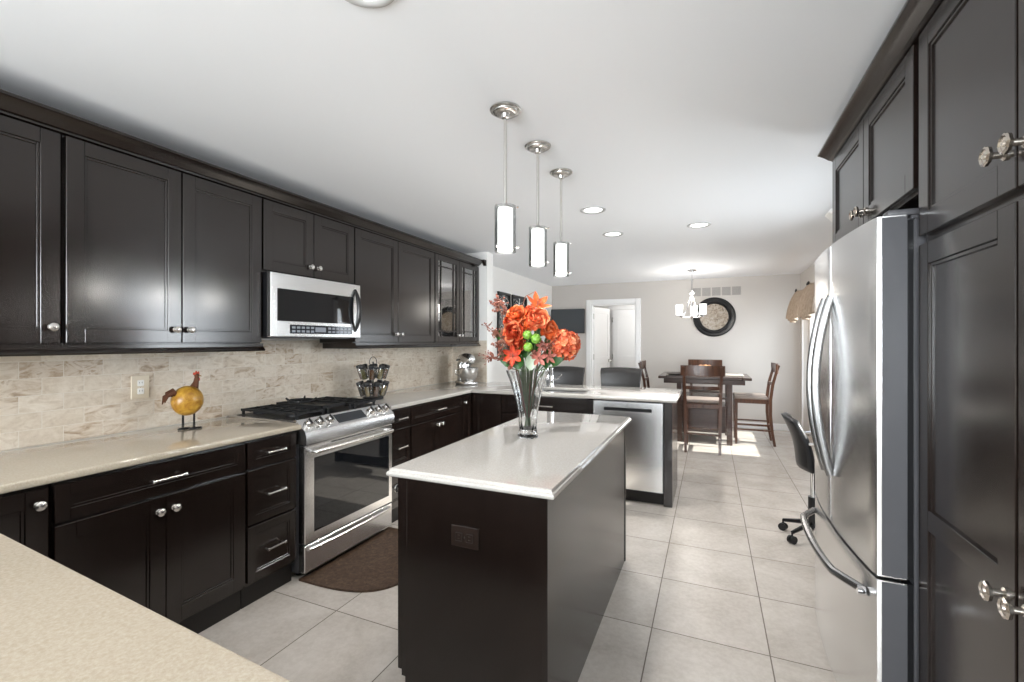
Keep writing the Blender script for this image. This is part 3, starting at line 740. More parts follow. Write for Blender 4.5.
# ------------------------------------------------------------------ range
RY0, RY1 = 1.930, 2.722; RC = (RY0 + RY1) / 2; RFX = -2.150
rg = thing('range', (-2.45, RC, 0), 'stainless steel slide-in gas range with oven door on the left wall', 'range')
MB().box(XL + 0.03, -2.20, RY0 + 0.004, RY1 - 0.004, 0.04, 0.895).build('body', 'steel_side', rg, smooth=0)
m = MB()
for y in (RY0 + 0.06, RY1 - 0.06):
    for x in (-2.72, -2.26): m.cyl((x, y, 0), (x, y, 0.045), 0.018)
m.build('foot', 'black_plastic', rg)
MB().box(XL + 0.02, -2.205, RY0 - 0.006, RY1 + 0.006, 0.895, 0.922, 0.004).build('cooktop', 'steel', rg, smooth=30)
MB().box(XL + 0.07, -2.245, RY0 + 0.03, RY1 - 0.03, 0.9215, 0.925, 0.002).build('burner_tray', 'black_metal', rg, smooth=30)
# sloped control panel
MB().prism([(-2.235, 0.930), (-2.215, 0.932), (-2.140, 0.868), (-2.132, 0.845), (-2.132, 0.795), (-2.235, 0.795)], RY0 - 0.002, RY1 + 0.002, 'y').build('control_panel', 'steel', rg, smooth=20)
cp_o = [o for o in rg.children if o.name.startswith('control_panel')][0]
p0, p1 = Vector((-2.215, 0, 0.932)), Vector((-2.140, 0, 0.868)); dn = (p1 - p0).normalized(); nn = Vector((-dn.z, 0, dn.x)); nn = nn if nn.z > 0 else -nn
pc = Matrix(((0, nn.x, dn.x, (p0.x + p1.x) / 2), (1, nn.y, dn.y, RC), (0, nn.z, dn.z, (p0.z + p1.z) / 2), (0, 0, 0, 1)))   # u along y, n out, v down the slope
MB(pc).box(-0.135, 0.135, 0.0, 0.0015, -0.040, 0.042, 0.0005).build('display_frame', 'chrome', cp_o, smooth=0)
MB(pc).box(-0.128, 0.128, 0.0015, 0.003, -0.034, 0.036).build('display', 'display', cp_o, smooth=0)
for u in (-0.345, -0.265, -0.185, 0.185, 0.265, 0.345):
    k = MB(pc).lathe([(0.030, 0), (0.030, 0.004), (0.024, 0.007), (0.023, 0.028), (0.020, 0.033), (0.012, 0.034), (0, 0.034)], (u, 0, 0.004), (0, 1, 0), 22).build('knob', 'nickel', cp_o)
    MB(pc).box(u - 0.004, u + 0.004, 0.033, 0.040, -0.018, 0.024, 0.001).build('knob_grip', 'black_plastic', cp_o, smooth=0)
MB().box(-2.2005, -2.160, RY0 + 0.004, RY1 - 0.004, 0.7855, 0.7945).build('dark_gap_strip', 'black_plastic', rg, smooth=0)  # black strip put into the gap in place of its shade
# oven door
rx = face_frame((-2.20, RY0, 0), (0, 1, 0), (1, 0, 0)); RW = RY1 - RY0
od = MB(rx).box(0.003, RW - 0.003, 0, 0.052, 0.212, 0.785, 0.004).build('oven_door', 'steel', rg, smooth=30)
MB(rx).box(0.070, RW - 0.040, 0.0515, 0.0535, 0.268, 0.706, 0.001).build('door_window', 'black_glass', od, smooth=0)
m = MB(rx)
hp = [(0.045, 0.052, 0.748), (0.050, 0.085, 0.748)] + [(0.05 + (RW - 0.10) * i / 8, 0.092 + 0.010 * math.sin(PI * i / 8), 0.748) for i in range(9)] + [(RW - 0.050, 0.085, 0.748), (RW - 0.045, 0.052, 0.748)]
m.tube(hp, 0.012, 10); m.build('handle', 'nickel', od)
m = MB(rx)
for i in range(7): m.box(0.20 + i * 0.058, 0.25 + i * 0.058, 0.0515, 0.0525, 0.770, 0.777)
m.build('vent_slot', 'black_plastic', od, smooth=0)
dr = MB(rx).box(0.003, RW - 0.003, 0, 0.050, 0.045, 0.204, 0.004).build('storage_drawer', 'steel', rg, smooth=30)
m = MB(rx)
hp = [(0.03 + (RW - 0.06) * i / 10, 0.056 + 0.018 * math.sin(PI * i / 10) ** 0.5, 0.178) for i in range(11)]
m.tube(hp, 0.011, 8); m.build('handle', 'nickel', dr)
# grates
def grate(y0, y1, kind):
    z = 0.958; x0, x1 = XL + 0.09, -2.262; m = MB()
    if kind == 'griddle':
        m.box(x0 + 0.02, x1 - 0.05, y0 + 0.01, y1 - 0.01, z - 0.006, z + 0.004, 0.003)
        m.box(x0 + 0.02, x0 + 0.034, y0 + 0.01, y1 - 0.01, z, z + 0.016).box(x1 - 0.064, x1 - 0.05, y0 + 0.01, y1 - 0.01, z, z + 0.016)
        m.box(x0 + 0.02, x1 - 0.05, y0 + 0.010, y0 + 0.022, z, z + 0.016).box(x0 + 0.02, x1 - 0.05, y1 - 0.022, y1 - 0.010, z, z + 0.016)
    else:
        w = 0.009
        for y in (y0 + 0.006, (y0 + y1) / 2 - w / 2, y1 - 0.006 - w): m.box(x0, x1, y, y + w, z - 0.008, z + 0.006, 0.002)
        for i in range(7):
            x = x0 + (x1 - x0 - w) * i / 6; m.box(x, x + w, y0 + 0.006, y1 - 0.006, z - 0.010, z + 0.004, 0.002)
    for x in (x0 + 0.004, x1 - 0.016):
        for y in (y0 + 0.012, y1 - 0.026): m.box(x, x + 0.012, y, y + 0.014, 0.925, z)
    return m
gw = (RW - 0.07) / 3
for i, k in enumerate(('grate', 'griddle', 'grate')):
    grate(RY0 + 0.035 + i * gw, RY0 + 0.035 + (i + 1) * gw - 0.004, k).build(k, 'cast_iron', rg, smooth=30)
# raised wok ring on the griddle's back burner
m = MB(); cxr, cyr = XL + 0.22, RC
m.tube([(cxr + 0.085 * math.cos(a), cyr + 0.085 * math.sin(a), 0.980) for a in [i * PI / 10 for i in range(20)]], 0.007, 6, closed=True)
for a in range(4):
    c, s = math.cos(a * PI / 2 + 0.6), math.sin(a * PI / 2 + 0.6); m.tube([(cxr + 0.065 * c, cyr + 0.065 * s, 0.972), (cxr + 0.085 * c, cyr + 0.085 * s, 0.984), (cxr + 0.100 * c, cyr + 0.100 * s, 1.000)], [0.009, 0.008, 0.005], 6)
m.build('wok_ring', 'cast_iron', rg)
for (x, y) in ((-2.70, RY0 + 0.15), (-2.40, RY0 + 0.15), (-2.70, RY1 - 0.15), (-2.40, RY1 - 0.15)):
    MB().lathe([(0.048, 0), (0.048, 0.010), (0.036, 0.012), (0.036, 0.018), (0.030, 0.021), (0, 0.021)], (x, y, 0.925), seg=20).build('burner', 'cast_iron', rg)

# ------------------------------------------------------------------ microwave
MY0, MY1, MZ0, MZ1, MX = 1.920, 2.682, 1.420, 1.813, -2.412
mw = thing('microwave', (-2.63, (MY0 + MY1) / 2, MZ0), 'stainless over-the-range microwave with black bow handle above the range', 'microwave')
MB().box(XL + 0.012, MX - 0.035, MY0, MY1, MZ0, MZ1).build('body', 'black_metal', mw, smooth=0)
MB().box(XL + 0.10, MX - 0.06, MY0 + 0.05, MY1 - 0.05, MZ0 - 0.008, MZ0).build('vent_filter', 'steel_side', mw, smooth=0)
mx = face_frame((MX - 0.035, MY0, MZ0), (0, 1, 0), (1, 0, 0)); MW, MH = MY1 - MY0, MZ1 - MZ0
md = MB(mx).box(0, MW, 0, 0.035, 0, MH, 0.004).build('door', 'steel', mw, smooth=30)
MB(mx).box(0.045, MW - 0.115, 0.0345, 0.0365, 0.098, MH - 0.095, 0.001).build('door_window', 'black_glass', md, smooth=0)
MB(mx).box(MW - 0.115, MW - 0.075, 0.0345, 0.0365, 0.098, MH - 0.095, 0.001).build('side_window', 'black_glass', md, smooth=0)
MB(mx).box(0.135, MW - 0.085, 0.0345, 0.0362, 0.022, 0.078, 0.001).build('keypad', 'display', md, smooth=0)
m = MB(mx)
for r in range(2):
    for c in range(14):
        if 5 <= c <= 7: continue
        m.box(0.150 + c * 0.037, 0.176 + c * 0.037, 0.0362, 0.0366, 0.030 + r * 0.024, 0.044 + r * 0.024)
m.build('button', 'button', md, smooth=0)
MB(mx).box(0.335, 0.425, 0.0362, 0.0368, 0.034, 0.066).build('clock_display', 'button', md, smooth=0)
hp = [(MW - 0.058, 0.034 + 0.042 * math.sin(PI * i / 14) ** 0.8, 0.045 + (MH - 0.085) * i / 14) for i in range(15)]
MB(mx).tube(hp, [0.010 + 0.009 * math.sin(PI * i / 14) for i in range(15)], 10).build('handle', 'black_plastic', md)

# ------------------------------------------------------------------ dishwasher
dx = face_frame((-0.957, PF, 0), (1, 0, 0), (0, -1, 0)); DW = 0.592
dw = thing('dishwasher', (-0.66, 4.3, 0), 'stainless steel dishwasher with pocket handle in the peninsula', 'dishwasher')
MB(dx).box(0, DW, -0.60, 0, 0.10, 0.868).build('body', 'steel_side', dw, smooth=0)
MB(dx).box(0.0, DW, -0.55, -0.03, 0.0, 0.10).build('toe_kick', 'toe', dw, smooth=0)
b = MB(dx); fz0, fz1, hz0, hz1, hu0, hu1 = 0.115, 0.866, 0.770, 0.815, 0.095, 0.500
b.box(0.002, hu0, 0, 0.032, fz0, fz1).box(hu1, DW - 0.002, 0, 0.032, fz0, fz1).box(hu0, hu1, 0, 0.032, fz0, hz0).box(hu0, hu1, 0, 0.032, hz1, fz1).box(hu0, hu1, 0, 0.006, hz0, hz1)
dd = b.build('door', 'steel_dishwasher', dw, smooth=0)
MB(dx).box(hu0, hu1, 0.006, 0.008, hz0 + 0.001, hz1 - 0.001).build('handle_pocket', 'black_plastic', dd, smooth=0)
MB(dx).prism([(0.020, hz0 - 0.002), (0.034, hz0 - 0.002), (0.034, hz0 + 0.016), (0.030, hz0 + 0.018)], hu0 + 0.002, hu1 - 0.002, 'x').build('handle', 'nickel', dd, smooth=20)

# ------------------------------------------------------------------ refrigerator
FY0, FY1, FZ1 = 1.740, 2.655, 1.778; FXE, BOW = 0.470, 0.028
fr = thing('refrigerator', (0.85, (FY0 + FY1) / 2, 0), 'tall stainless steel french door refrigerator with bottom freezer on the right', 'refrigerator')
MB().box(0.565, 1.22, FY0 + 0.004, FY1 - 0.004, 0.03, FZ1 - 0.012, 0.004).build('body', 'steel_side', fr, smooth=30)
m = MB()
for y in (FY0 + 0.05, FY1 - 0.05):
    for x in (0.62, 1.16): m.cyl((x, y, 0), (x, y, 0.035), 0.02)
m.build('foot', 'black_plastic', fr)
def fx_of(y):
    t = (y - FY0) / (FY1 - FY0) * 2 - 1
    return FXE - BOW * (1 - t * t)
def bowed_door(y0, y1, z0, z1, n=14, back=0.545):
    poly = [(fx_of(y0 + (y1 - y0) * i / n), y0 + (y1 - y0) * i / n) for i in range(n + 1)]
    # rounded vertical front corners
    poly = [(back, y0), (poly[0][0] + 0.012, y0), (poly[0][0] + 0.003, y0 + 0.003)] + [(x, y) for x, y in poly if y0 + 0.009 < y < y1 - 0.009] + [(poly[-1][0] + 0.003, y1 - 0.003), (poly[-1][0] + 0.012, y1), (back, y1)]
    return MB().prism(poly, z0, z1, 'z')
FC = (FY0 + FY1) / 2; SZ = 0.664
fl = bowed_door(FY0, FC - 0.002, SZ + 0.006, FZ1).build('door', 'steel_fridge', fr, smooth=40)
ff = bowed_door(FC + 0.002, FY1, SZ + 0.006, FZ1).build('door', 'steel_fridge', fr, smooth=40)
fd = bowed_door(FY0, FY1, 0.085, SZ - 0.006).build('freezer_drawer', 'steel_fridge', fr, smooth=40)
for (d, z0, z1, y) in ((fl, SZ + 0.010, FZ1 - 0.004, FY0 - 0.0012), (fd, 0.09, SZ - 0.010, FY0 - 0.0012)):
    MB().box(0.484, 0.546, y, FY0 + 0.002, z0, z1).build('door_side', 'steel_side', d, smooth=0)
m = MB().box(0.546, 0.566, FY0 + 0.012, FY1 - 0.012, SZ + 0.01, FZ1 - 0.015).box(0.546, 0.566, FY0 + 0.012, FY1 - 0.012, 0.09, SZ - 0.01)
m.build('gasket', 'black_plastic', fr, smooth=0)
for y in (FY0 + 0.002, FY1 - 0.062):
    MB().box(0.50, 0.60, y + 0.004, y + 0.055, FZ1, FZ1 + 0.020, 0.006, 2).box(0.56, 0.66, y + 0.012, y + 0.050, FZ1 - 0.012, FZ1 + 0.014, 0.004).build('hinge_cover', 'steel_side', fr, smooth=30)
MB().box(0.56, 0.59, FY0 + 0.03, FY1 - 0.03, 0.03, 0.085).build('toe_grille', 'black_plastic', fr, smooth=0)
for (d, y) in ((fl, FC - 0.048), (ff, FC + 0.048)):
    hp = []
    for i in range(17):
        t = i / 16; hp.append((fx_of(y) - 0.006 - 0.052 * math.sin(PI * t) ** 0.85, y, 0.865 + 0.705 * t))
    MB().tube(hp, 0.014, 10, flat=(0.9, 1.15), up=(0, 1, 0)).build('handle', 'steel_handle', d)
hp = []
for i in range(15):
    t = i / 14; y = FY0 + 0.075 + (FY1 - FY0 - 0.15) * t
    hp.append((fx_of(y) - 0.004 - 0.050 * min(1, math.sin(PI * t) * 2.2) - 0.010 * math.sin(PI * t), y, 0.585))
hb = MB().tube(hp, 0.014, 10).build('handle', 'steel_handle', fd)
MB().cyl((fx_of(FY0 + 0.075) - 0.002, FY0 + 0.068, 0.585), (fx_of(FY0 + 0.075) - 0.024, FY0 + 0.068, 0.585), 0.014).build('handle_cap', 'chrome', hb)

# ------------------------------------------------------------------ right wall cabinets
def right(y1, fx=0.582): return face_frame((fx, y1, 0), (0, -1, 0), (-1, 0, 0))
cabinet('wall_cabinet', right(2.745), 1.025, 0.66, 1.845, 2.300, 'dark two-door cabinet over the refrigerator', 'wall cabinet',
        [('door', 0.008, 0.512, 1.855, 2.292, ('knob', -0.028, 0.052, 'ornate')), ('door', 0.516, 1.002, 1.855, 2.292, ('knob', 0.028, 0.052, 'ornate'))])
MB().box(0.565, XR - 0.005, 2.715, 2.745, 0, 1.843).build('side_panel', 'espresso', base=(0.9, 2.75, 0), smooth=0)
tag(bpy.data.objects['side_panel'], 'dark tall side panel on the far side of the refrigerator', 'side panel')
PY = 1.716
cabinet('pantry_cabinet', right(PY), 0.960, 0.66, 0, 2.300, 'tall dark pantry cabinet with upper and lower double doors at the right edge', 'pantry cabinet',
        [('door', 0.010, 0.476, 0.135, 1.677, ('knob', -0.030, 0.735, 'ornate')), ('door', 0.482, 0.950, 0.135, 1.677, ('knob', 0.030, 0.735, 'ornate')),
         ('door', 0.010, 0.476, 1.700, 2.292, ('knob', -0.030, 0.080, 'ornate')), ('door', 0.482, 0.950, 1.700, 2.292, ('knob', 0.030, 0.080, 'ornate'))], toe=0.115)
pn = bpy.data.objects['pantry_cabinet']
for d in [c for c in pn.children if c.name.startswith('door')][:2]:
    u0 = 0.0115 if d.name == [c for c in pn.children if c.name.startswith('door')][0].name else 0.4835
    MB(right(PY)).box(u0 + 0.060, u0 + 0.405, 0.011, 0.0205, 0.860, 0.918, 0.0015).build('mid_rail', 'espresso', d, smooth=30)
rc = [(0.62, 2.301), (0.563, 2.301), (0.563, 2.306), (0.552, 2.309), (0.535, 2.322), (0.512, 2.336), (0.503, 2.338), (0.503, 2.347), (0.62, 2.347)]
tag(MB().prism(rc, 0.740, 2.762, 'y').build('crown_moulding', 'espresso_flat', base=(0.8, 1.3, 2.300), smooth=20), 'dark crown moulding along the top of the right-hand pantry cabinets', 'moulding')

# ------------------------------------------------------------------ half-moon mat
m = MB(); pts = [(-2.195, 1.930)] + [(-2.195 + 0.58 * math.sin(PI * i / 36) ** (2 / 3.3), 2.335 - 0.405 * math.copysign(abs(math.cos(PI * i / 36)) ** (2 / 3.3), math.cos(PI * i / 36))) for i in range(1, 36)] + [(-2.195, 2.740)]
m.prism(pts, 0.0, 0.012, 'z')
tag(m.build('mat', 'mat_brown', base=(-1.95, 2.335, 0), smooth=30), 'brown half-moon kitchen mat on the tiles in front of the range', 'mat')

# ------------------------------------------------------------------ pendants, recessed lights, chandelier
def make_pendant(x, y, label):
    r = thing('pendant_light', (x, y, CH), label, 'pendant light', 'pendant lights over the island')
    MB().lathe([(0, 0), (0.069, 0), (0.070, -0.006), (0.066, -0.010), (0.056, -0.011), (0.055, -0.016), (0.050, -0.020), (0.038, -0.022), (0.020, -0.024), (0.016, -0.040), (0.008, -0.044), (0, -0.044)], (x, y, CH), seg=28).build('canopy', 'nickel', r)
    MB().cyl((x, y, CH - 0.045), (x, y, 2.00), 0.0075, seg=12).build('rod', 'nickel', r)
    MB().lathe([(0, 0.012), (0.012, 0.012), (0.020, 0.004), (0.034, 0), (0.034, -0.006), (0, -0.006)], (x, y, 1.993), seg=20).build('socket_cap', 'nickel', r)
    MB().lathe([(0.0, 1.985), (0.034, 1.985), (0.036, 1.980), (0.036, 1.803), (0.033, 1.800), (0.0, 1.800)], (x, y, 0), seg=24).build('inner_shade', 'shade_lit', r)
    MB().lathe([(0.046, 1.996), (0.048, 1.996), (0.048, 1.792), (0.046, 1.792)], (x, y, 0), seg=28, close=True).build('glass_cylinder', 'shade_clear', r)
    for k in range(3):
        a = k * 2 * PI / 3 + 0.2
        for z in (1.990, 1.812):
            m = MB()
            m.cyl((x + 0.034 * math.cos(a), y + 0.034 * math.sin(a), z), (x + 0.055 * math.cos(a), y + 0.055 * math.sin(a), z), 0.0032, seg=8)
            m.ball((x + 0.056 * math.cos(a), y + 0.056 * math.sin(a), z), 0.0055, u=8, v=6)
            m.build('glass_clip', 'nickel', r)
    return r
p1 = make_pendant(-0.840, 1.852, 'nickel and white glass pendant light nearest the camera, over the front of the island')
for (y, lb) in ((2.265, 'nickel and white glass pendant light, middle one of three over the island'), (2.675, 'nickel and white glass pendant light farthest of the three over the island')):
    c = copy_tree(p1); c.location = (-0.838, y, CH); c['label'] = lb
for o in [o for o in bpy.data.objects if o.name.startswith('pendant_light')]:
    lamp('pendant_bulb', 'POINT', (o.location.x, o.location.y, 1.77), (0, 0, 0), 3, (1, 0.95, 0.88), shadow_soft_size=0.04)

def make_can(x, y, label):
    r = thing('recessed_light', (x, y, CH), label, 'ceiling light', 'recessed ceiling lights')
    MB().lathe([(0.100, 0), (0.100, -0.004), (0.092, -0.008), (0.078, -0.006), (0.070, -0.001), (0.070, 0.0)], (x, y, CH), seg=32).build('trim_ring', 'can_trim', r)
    MB().lathe([(0, -0.0030), (0.050, -0.0034), (0.071, -0.0012)], (x, y, CH), seg=32).build('lens', 'lamp_lit', r)
    return r
c0 = make_can(-0.850, 3.552, 'lit recessed ceiling light just beyond the third pendant')
for (x, y, lb) in ((-0.864, 4.426, 'lit recessed ceiling light farther back on the left, over the peninsula'), (-0.093, 4.389, 'lit recessed ceiling light on the right, between pendants and chandelier'),
                   (-0.919, 1.03, 'recessed ceiling light cut off by the top edge of the photo')):
    c = copy_tree(c0); c.location = (x, y, CH); c['label'] = lb
for o in [o for o in bpy.data.objects if o.name.startswith('recessed_light')]:
    lamp('recessed_bulb', 'SPOT', (o.location.x, o.location.y, CH - 0.02), (0, 0, 0), 34, (1, 0.97, 0.94), spot_size=R(120), spot_blend=0.6, shadow_soft_size=0.06)

CHX, CHY = -0.246, 7.13
ch = thing('chandelier', (CHX, CHY, CH), 'three-armed chrome chandelier with white glass shades above the dining table', 'chandelier')
MB().lathe([(0, 0), (0.068, 0), (0.066, -0.012), (0.030, -0.022), (0.010, -0.032), (0, -0.032)], (CHX, CHY, CH), seg=24).build('canopy', 'chrome', ch)
MB().cyl((CHX, CHY, CH - 0.03), (CHX, CHY, 2.10), 0.008, seg=10).build('rod', 'chrome', ch)
MB().lathe([(0.008, 2.13), (0.022, 2.115), (0.040, 2.095), (0.042, 2.085), (0.020, 2.075), (0.016, 2.05), (0.013, 1.80), (0.026, 1.77), (0.030, 1.75), (0.018, 1.73), (0.008, 1.71), (0, 1.705)], (CHX, CHY, 0), seg=20).build('column', 'chrome', ch)
for k in range(3):
    a = R(23.5) + PI + k * 2 * PI / 3
    dx_, dy_ = math.cos(a), math.sin(a)
    P = lambda r, z: (CHX + dx_ * r, CHY + dy_ * r, z)
    arm = MB().tube([P(0.020, 2.06), P(0.045, 1.98), P(0.075, 1.86), P(0.12, 1.775), P(0.155, 1.748), P(0.185, 1.755)], 0.0065, 8)
    arm.tube([P(0.015, 1.745), P(0.08, 1.735), P(0.13, 1.738), P(0.185, 1.750)], 0.0065, 8)
    arm = arm.build('arm', 'chrome', ch)
    MB().lathe([(0, 0), (0.045, 0.004), (0.060, 0.010), (0.060, 0.014), (0.030, 0.018), (0, 0.018)], P(0.185, 1.752), seg=20).build('bobeche', 'chrome', arm)
    MB().lathe([(0, 0.0), (0.045, 0.0), (0.047, 0.004), (0.050, 0.150), (0.047, 0.150), (0.044, 0.010), (0, 0.008)], P(0.185, 1.772), seg=22).build('shade', 'shade_lit', arm)
lamp('chandelier_bulb', 'POINT', (CHX, CHY, 1.98), (0, 0, 0), 9, (1, 0.94, 0.86), shadow_soft_size=0.15)

# ------------------------------------------------------------------ back wall fittings
gr = thing('air_grille', (0.03, YB, 2.13), 'return air grille of five grey squares high on the back wall', 'vent')
g0, g1, gz0, gz1 = -0.295, 0.470, 2.118, 2.304
MB().box(g0, g1, YB - 0.008, YB - 0.0005, gz0, gz1, 0.002).build('frame', 'wall_paint', gr, smooth=30)
pw = (g1 - g0 - 0.02) / 5
for i in range(5):
    m = MB(); x0 = g0 + 0.01 + i * pw + 0.010; x1 = x0 + pw - 0.020
    n = 9; hz = (gz1 - gz0 - 0.05) / n
    for k in range(n): m.box(x0, x1, YB - 0.0110, YB - 0.0080, gz0 + 0.025 + k * hz, gz0 + 0.025 + (k + 0.72) * hz)
    m.build('louvre', 'grille_grey', gr, smooth=0)
WCX, WCZ = 0.055, 1.790
pl = thing('wall_plaque', (WCX, YB, WCZ - 0.32), 'round dark-rimmed wall plaque with mottled beige centre on the back wall', 'wall decoration')
MB().lathe([(0.215, 0.0), (0.325, 0.0), (0.322, 0.020), (0.300, 0.040), (0.270, 0.030), (0.250, 0.036), (0.232, 0.026), (0.215, 0.010)], (WCX, YB - 0.001, WCZ), (0, -1, 0), 56).build('rim', 'black_plastic', pl)
MB().lathe([(0, 0.014), (0.10, 0.013), (0.222, 0.010), (0.222, 0.0)], (WCX, YB - 0.001, WCZ), (0, -1, 0), 56).build('centre', 'mosaic', pl)
tv = thing('television', (-2.42, YB, 1.53), 'dark flat television on the back wall left of the white door', 'television')
TX0, TX1, TZ0, TZ1 = -2.738, -2.105, 1.535, 1.985
MB().box(TX0, TX1, YB - 0.085, YB - 0.045, TZ0, TZ1, 0.006).build('housing', 'tv_bezel', tv, smooth=30)
MB().box(TX0 + 0.012, TX1 - 0.012, YB - 0.0875, YB - 0.0848, TZ0 + 0.022, TZ1 - 0.012).build('screen', 'screen', tv, smooth=0)
MB().box(-2.55, -2.29, YB - 0.047, YB, 1.66, 1.86).build('wall_mount', 'black_metal', tv, smooth=0)

# wrought-iron framed panels on the dining room's left wall
def iron_panel(y0, y1, z0, z1, label):
    r = thing('wall_panel', (XD, (y0 + y1) / 2, z0), label, 'wall decoration')
    xf = face_frame((XD, y0, z0), (0, 1, 0), (1, 0, 0)); w, h = y1 - y0, z1 - z0
    MB(xf).box(0, 0.035, 0.001, 0.03, 0, h, 0.003).box(w - 0.035, w, 0.001, 0.03, 0, h, 0.003).box(0.035, w - 0.035, 0.001, 0.03, 0, 0.035, 0.003).box(0.035, w - 0.035, 0.001, 0.03, h - 0.035, h, 0.003).build('frame', 'black_metal', r, smooth=30)
    MB(xf).box(0.03, w - 0.03, 0.001, 0.006, 0.03, h - 0.03).build('backing', 'screen', r, smooth=0)
    m = MB(xf); n = 4
    for k in range(n):
        zc = 0.06 + (h - 0.12) * (k + 0.5) / n; rr = (h - 0.12) / n * 0.42; q = min(rr, w * 0.20)
        for s in (-1, 1):
            pts = [(w / 2 + s * (w * 0.19) + q * (1 - t / 34) * math.cos(t * 0.35) * s, 0.014, zc + rr * (1 - t / 34) * math.sin(t * 0.35)) for t in range(30)]
            m.tube(pts, 0.006, 6)
    m.tube([(w / 2, 0.014, 0.035), (w / 2, 0.014, h - 0.035)], 0.006, 6)
    m.build('scrollwork', 'nickel', r)
    return r
iron_panel(5.78, 6.20, 1.20, 2.095, 'dark framed iron scroll panel on the left wall, nearer the cabinets')
iron_panel(6.28, 6.86, 1.20, 2.095, 'dark framed iron scroll panel on the left wall, behind the flowers')

# ------------------------------------------------------------------ valances over the sliding door
def valance(y0, y1, label):
    r = thing('valance', (XR - 0.1, (y0 + y1) / 2, 1.66), label, 'valance', 'valances over the sliding door')
    rows = []; nu, nv = 48, 14
    for j in range(nv + 1):
        v = j / nv; row = []
        for i in range(nu + 1):
            u = i / nu; y = y0 + (y1 - y0) * u
            sc = abs(math.sin(u * PI))                        # swag between the two rosettes
            top = 2.15 - 0.035 * sc; bot = 1.70 - 0.045 * math.sin(u * PI) ** 2 + 0.03 * (1 - sc)
            z = top + (bot - top) * v
            x = XR - 0.085 - 0.115 * v ** 0.7 - 0.028 * v * math.cos(u * 2 * PI * 5) - 0.02 * math.sin(PI * v)
            row.append((x, y, z))
        rows.append(row)
    MB().grid(rows).build('fabric', 'valance_fabric', r, solid=0.006, smooth=60)
    m = MB()
    for y in (y0 + 0.012, y1 - 0.012):
        k = MB().lathe([(0.030, 0), (0.036, 0.006), (0.030, 0.014), (0.016, 0.016), (0.012, 0.022), (0, 0.022)], (XR - 0.092, y, 2.140), (-1, 0, 0), 18).build('rosette', 'black_metal', r)
        MB().cyl((XR, y, 2.140), (XR - 0.09, y, 2.140), 0.007, seg=8).build('post', 'black_metal', k)
    return r
valance(7.02, 7.93, 'beige gathered valance above the sliding door, farther one near the corner')
valance(6.06, 6.98, 'beige gathered valance above the sliding door, nearer one beside the refrigerator')

# ------------------------------------------------------------------ dining table
TCX, TY0, TY1, TT = -0.09, 6.650, 7.560, 0.915
tb = thing('dining_table', (TCX, 7.1, 0), 'dark wood counter-height dining table with storage pedestal under the chandelier', 'table')
MB().box(-0.56, 0.385, TY0, TY1, TT - 0.035, TT, 0.004).build('tabletop', 'table_wood', tb, smooth=30)
for (a, b) in ((-0.67, -0.564), (0.389, 0.495)):
    MB().box(a, b, TY0, TY1, TT - 0.040, TT - 0.004, 0.004).build('leaf_end', 'table_wood', tb, smooth=30)
MB().box(-0.60, 0.42, TY0 + 0.05, TY1 - 0.05, TT - 0.105, TT - 0.041, 0.003).build('apron', 'table_wood', tb, smooth=30)
for x in (-0.43, 0.20):
    for y in (6.72, 7.42):
        MB().box(x, x + 0.07, y, y + 0.07, 0, TT - 0.106, 0.003).build('leg', 'table_wood', tb, smooth=30)
MB().box(-0.35, 0.19, 6.80, 7.40, 0.14, 0.50, 0.004).build('storage_box', 'table_wood', tb, smooth=30)
MB().box(-0.30, 0.14, 6.785, 6.80, 0.18, 0.46, 0.004).build('box_panel', 'table_wood', tb, smooth=30)
MB().box(-0.36, 0.20, 6.79, 7.41, 0.60, 0.625, 0.004).build('shelf', 'table_wood', tb, smooth=30)
for x in (-0.43, 0.20):
    MB().box(x + 0.02, x + 0.05, 6.79, 7.42, 0.10, 0.16, 0.003).build('stretcher', 'table_wood', tb, smooth=30)

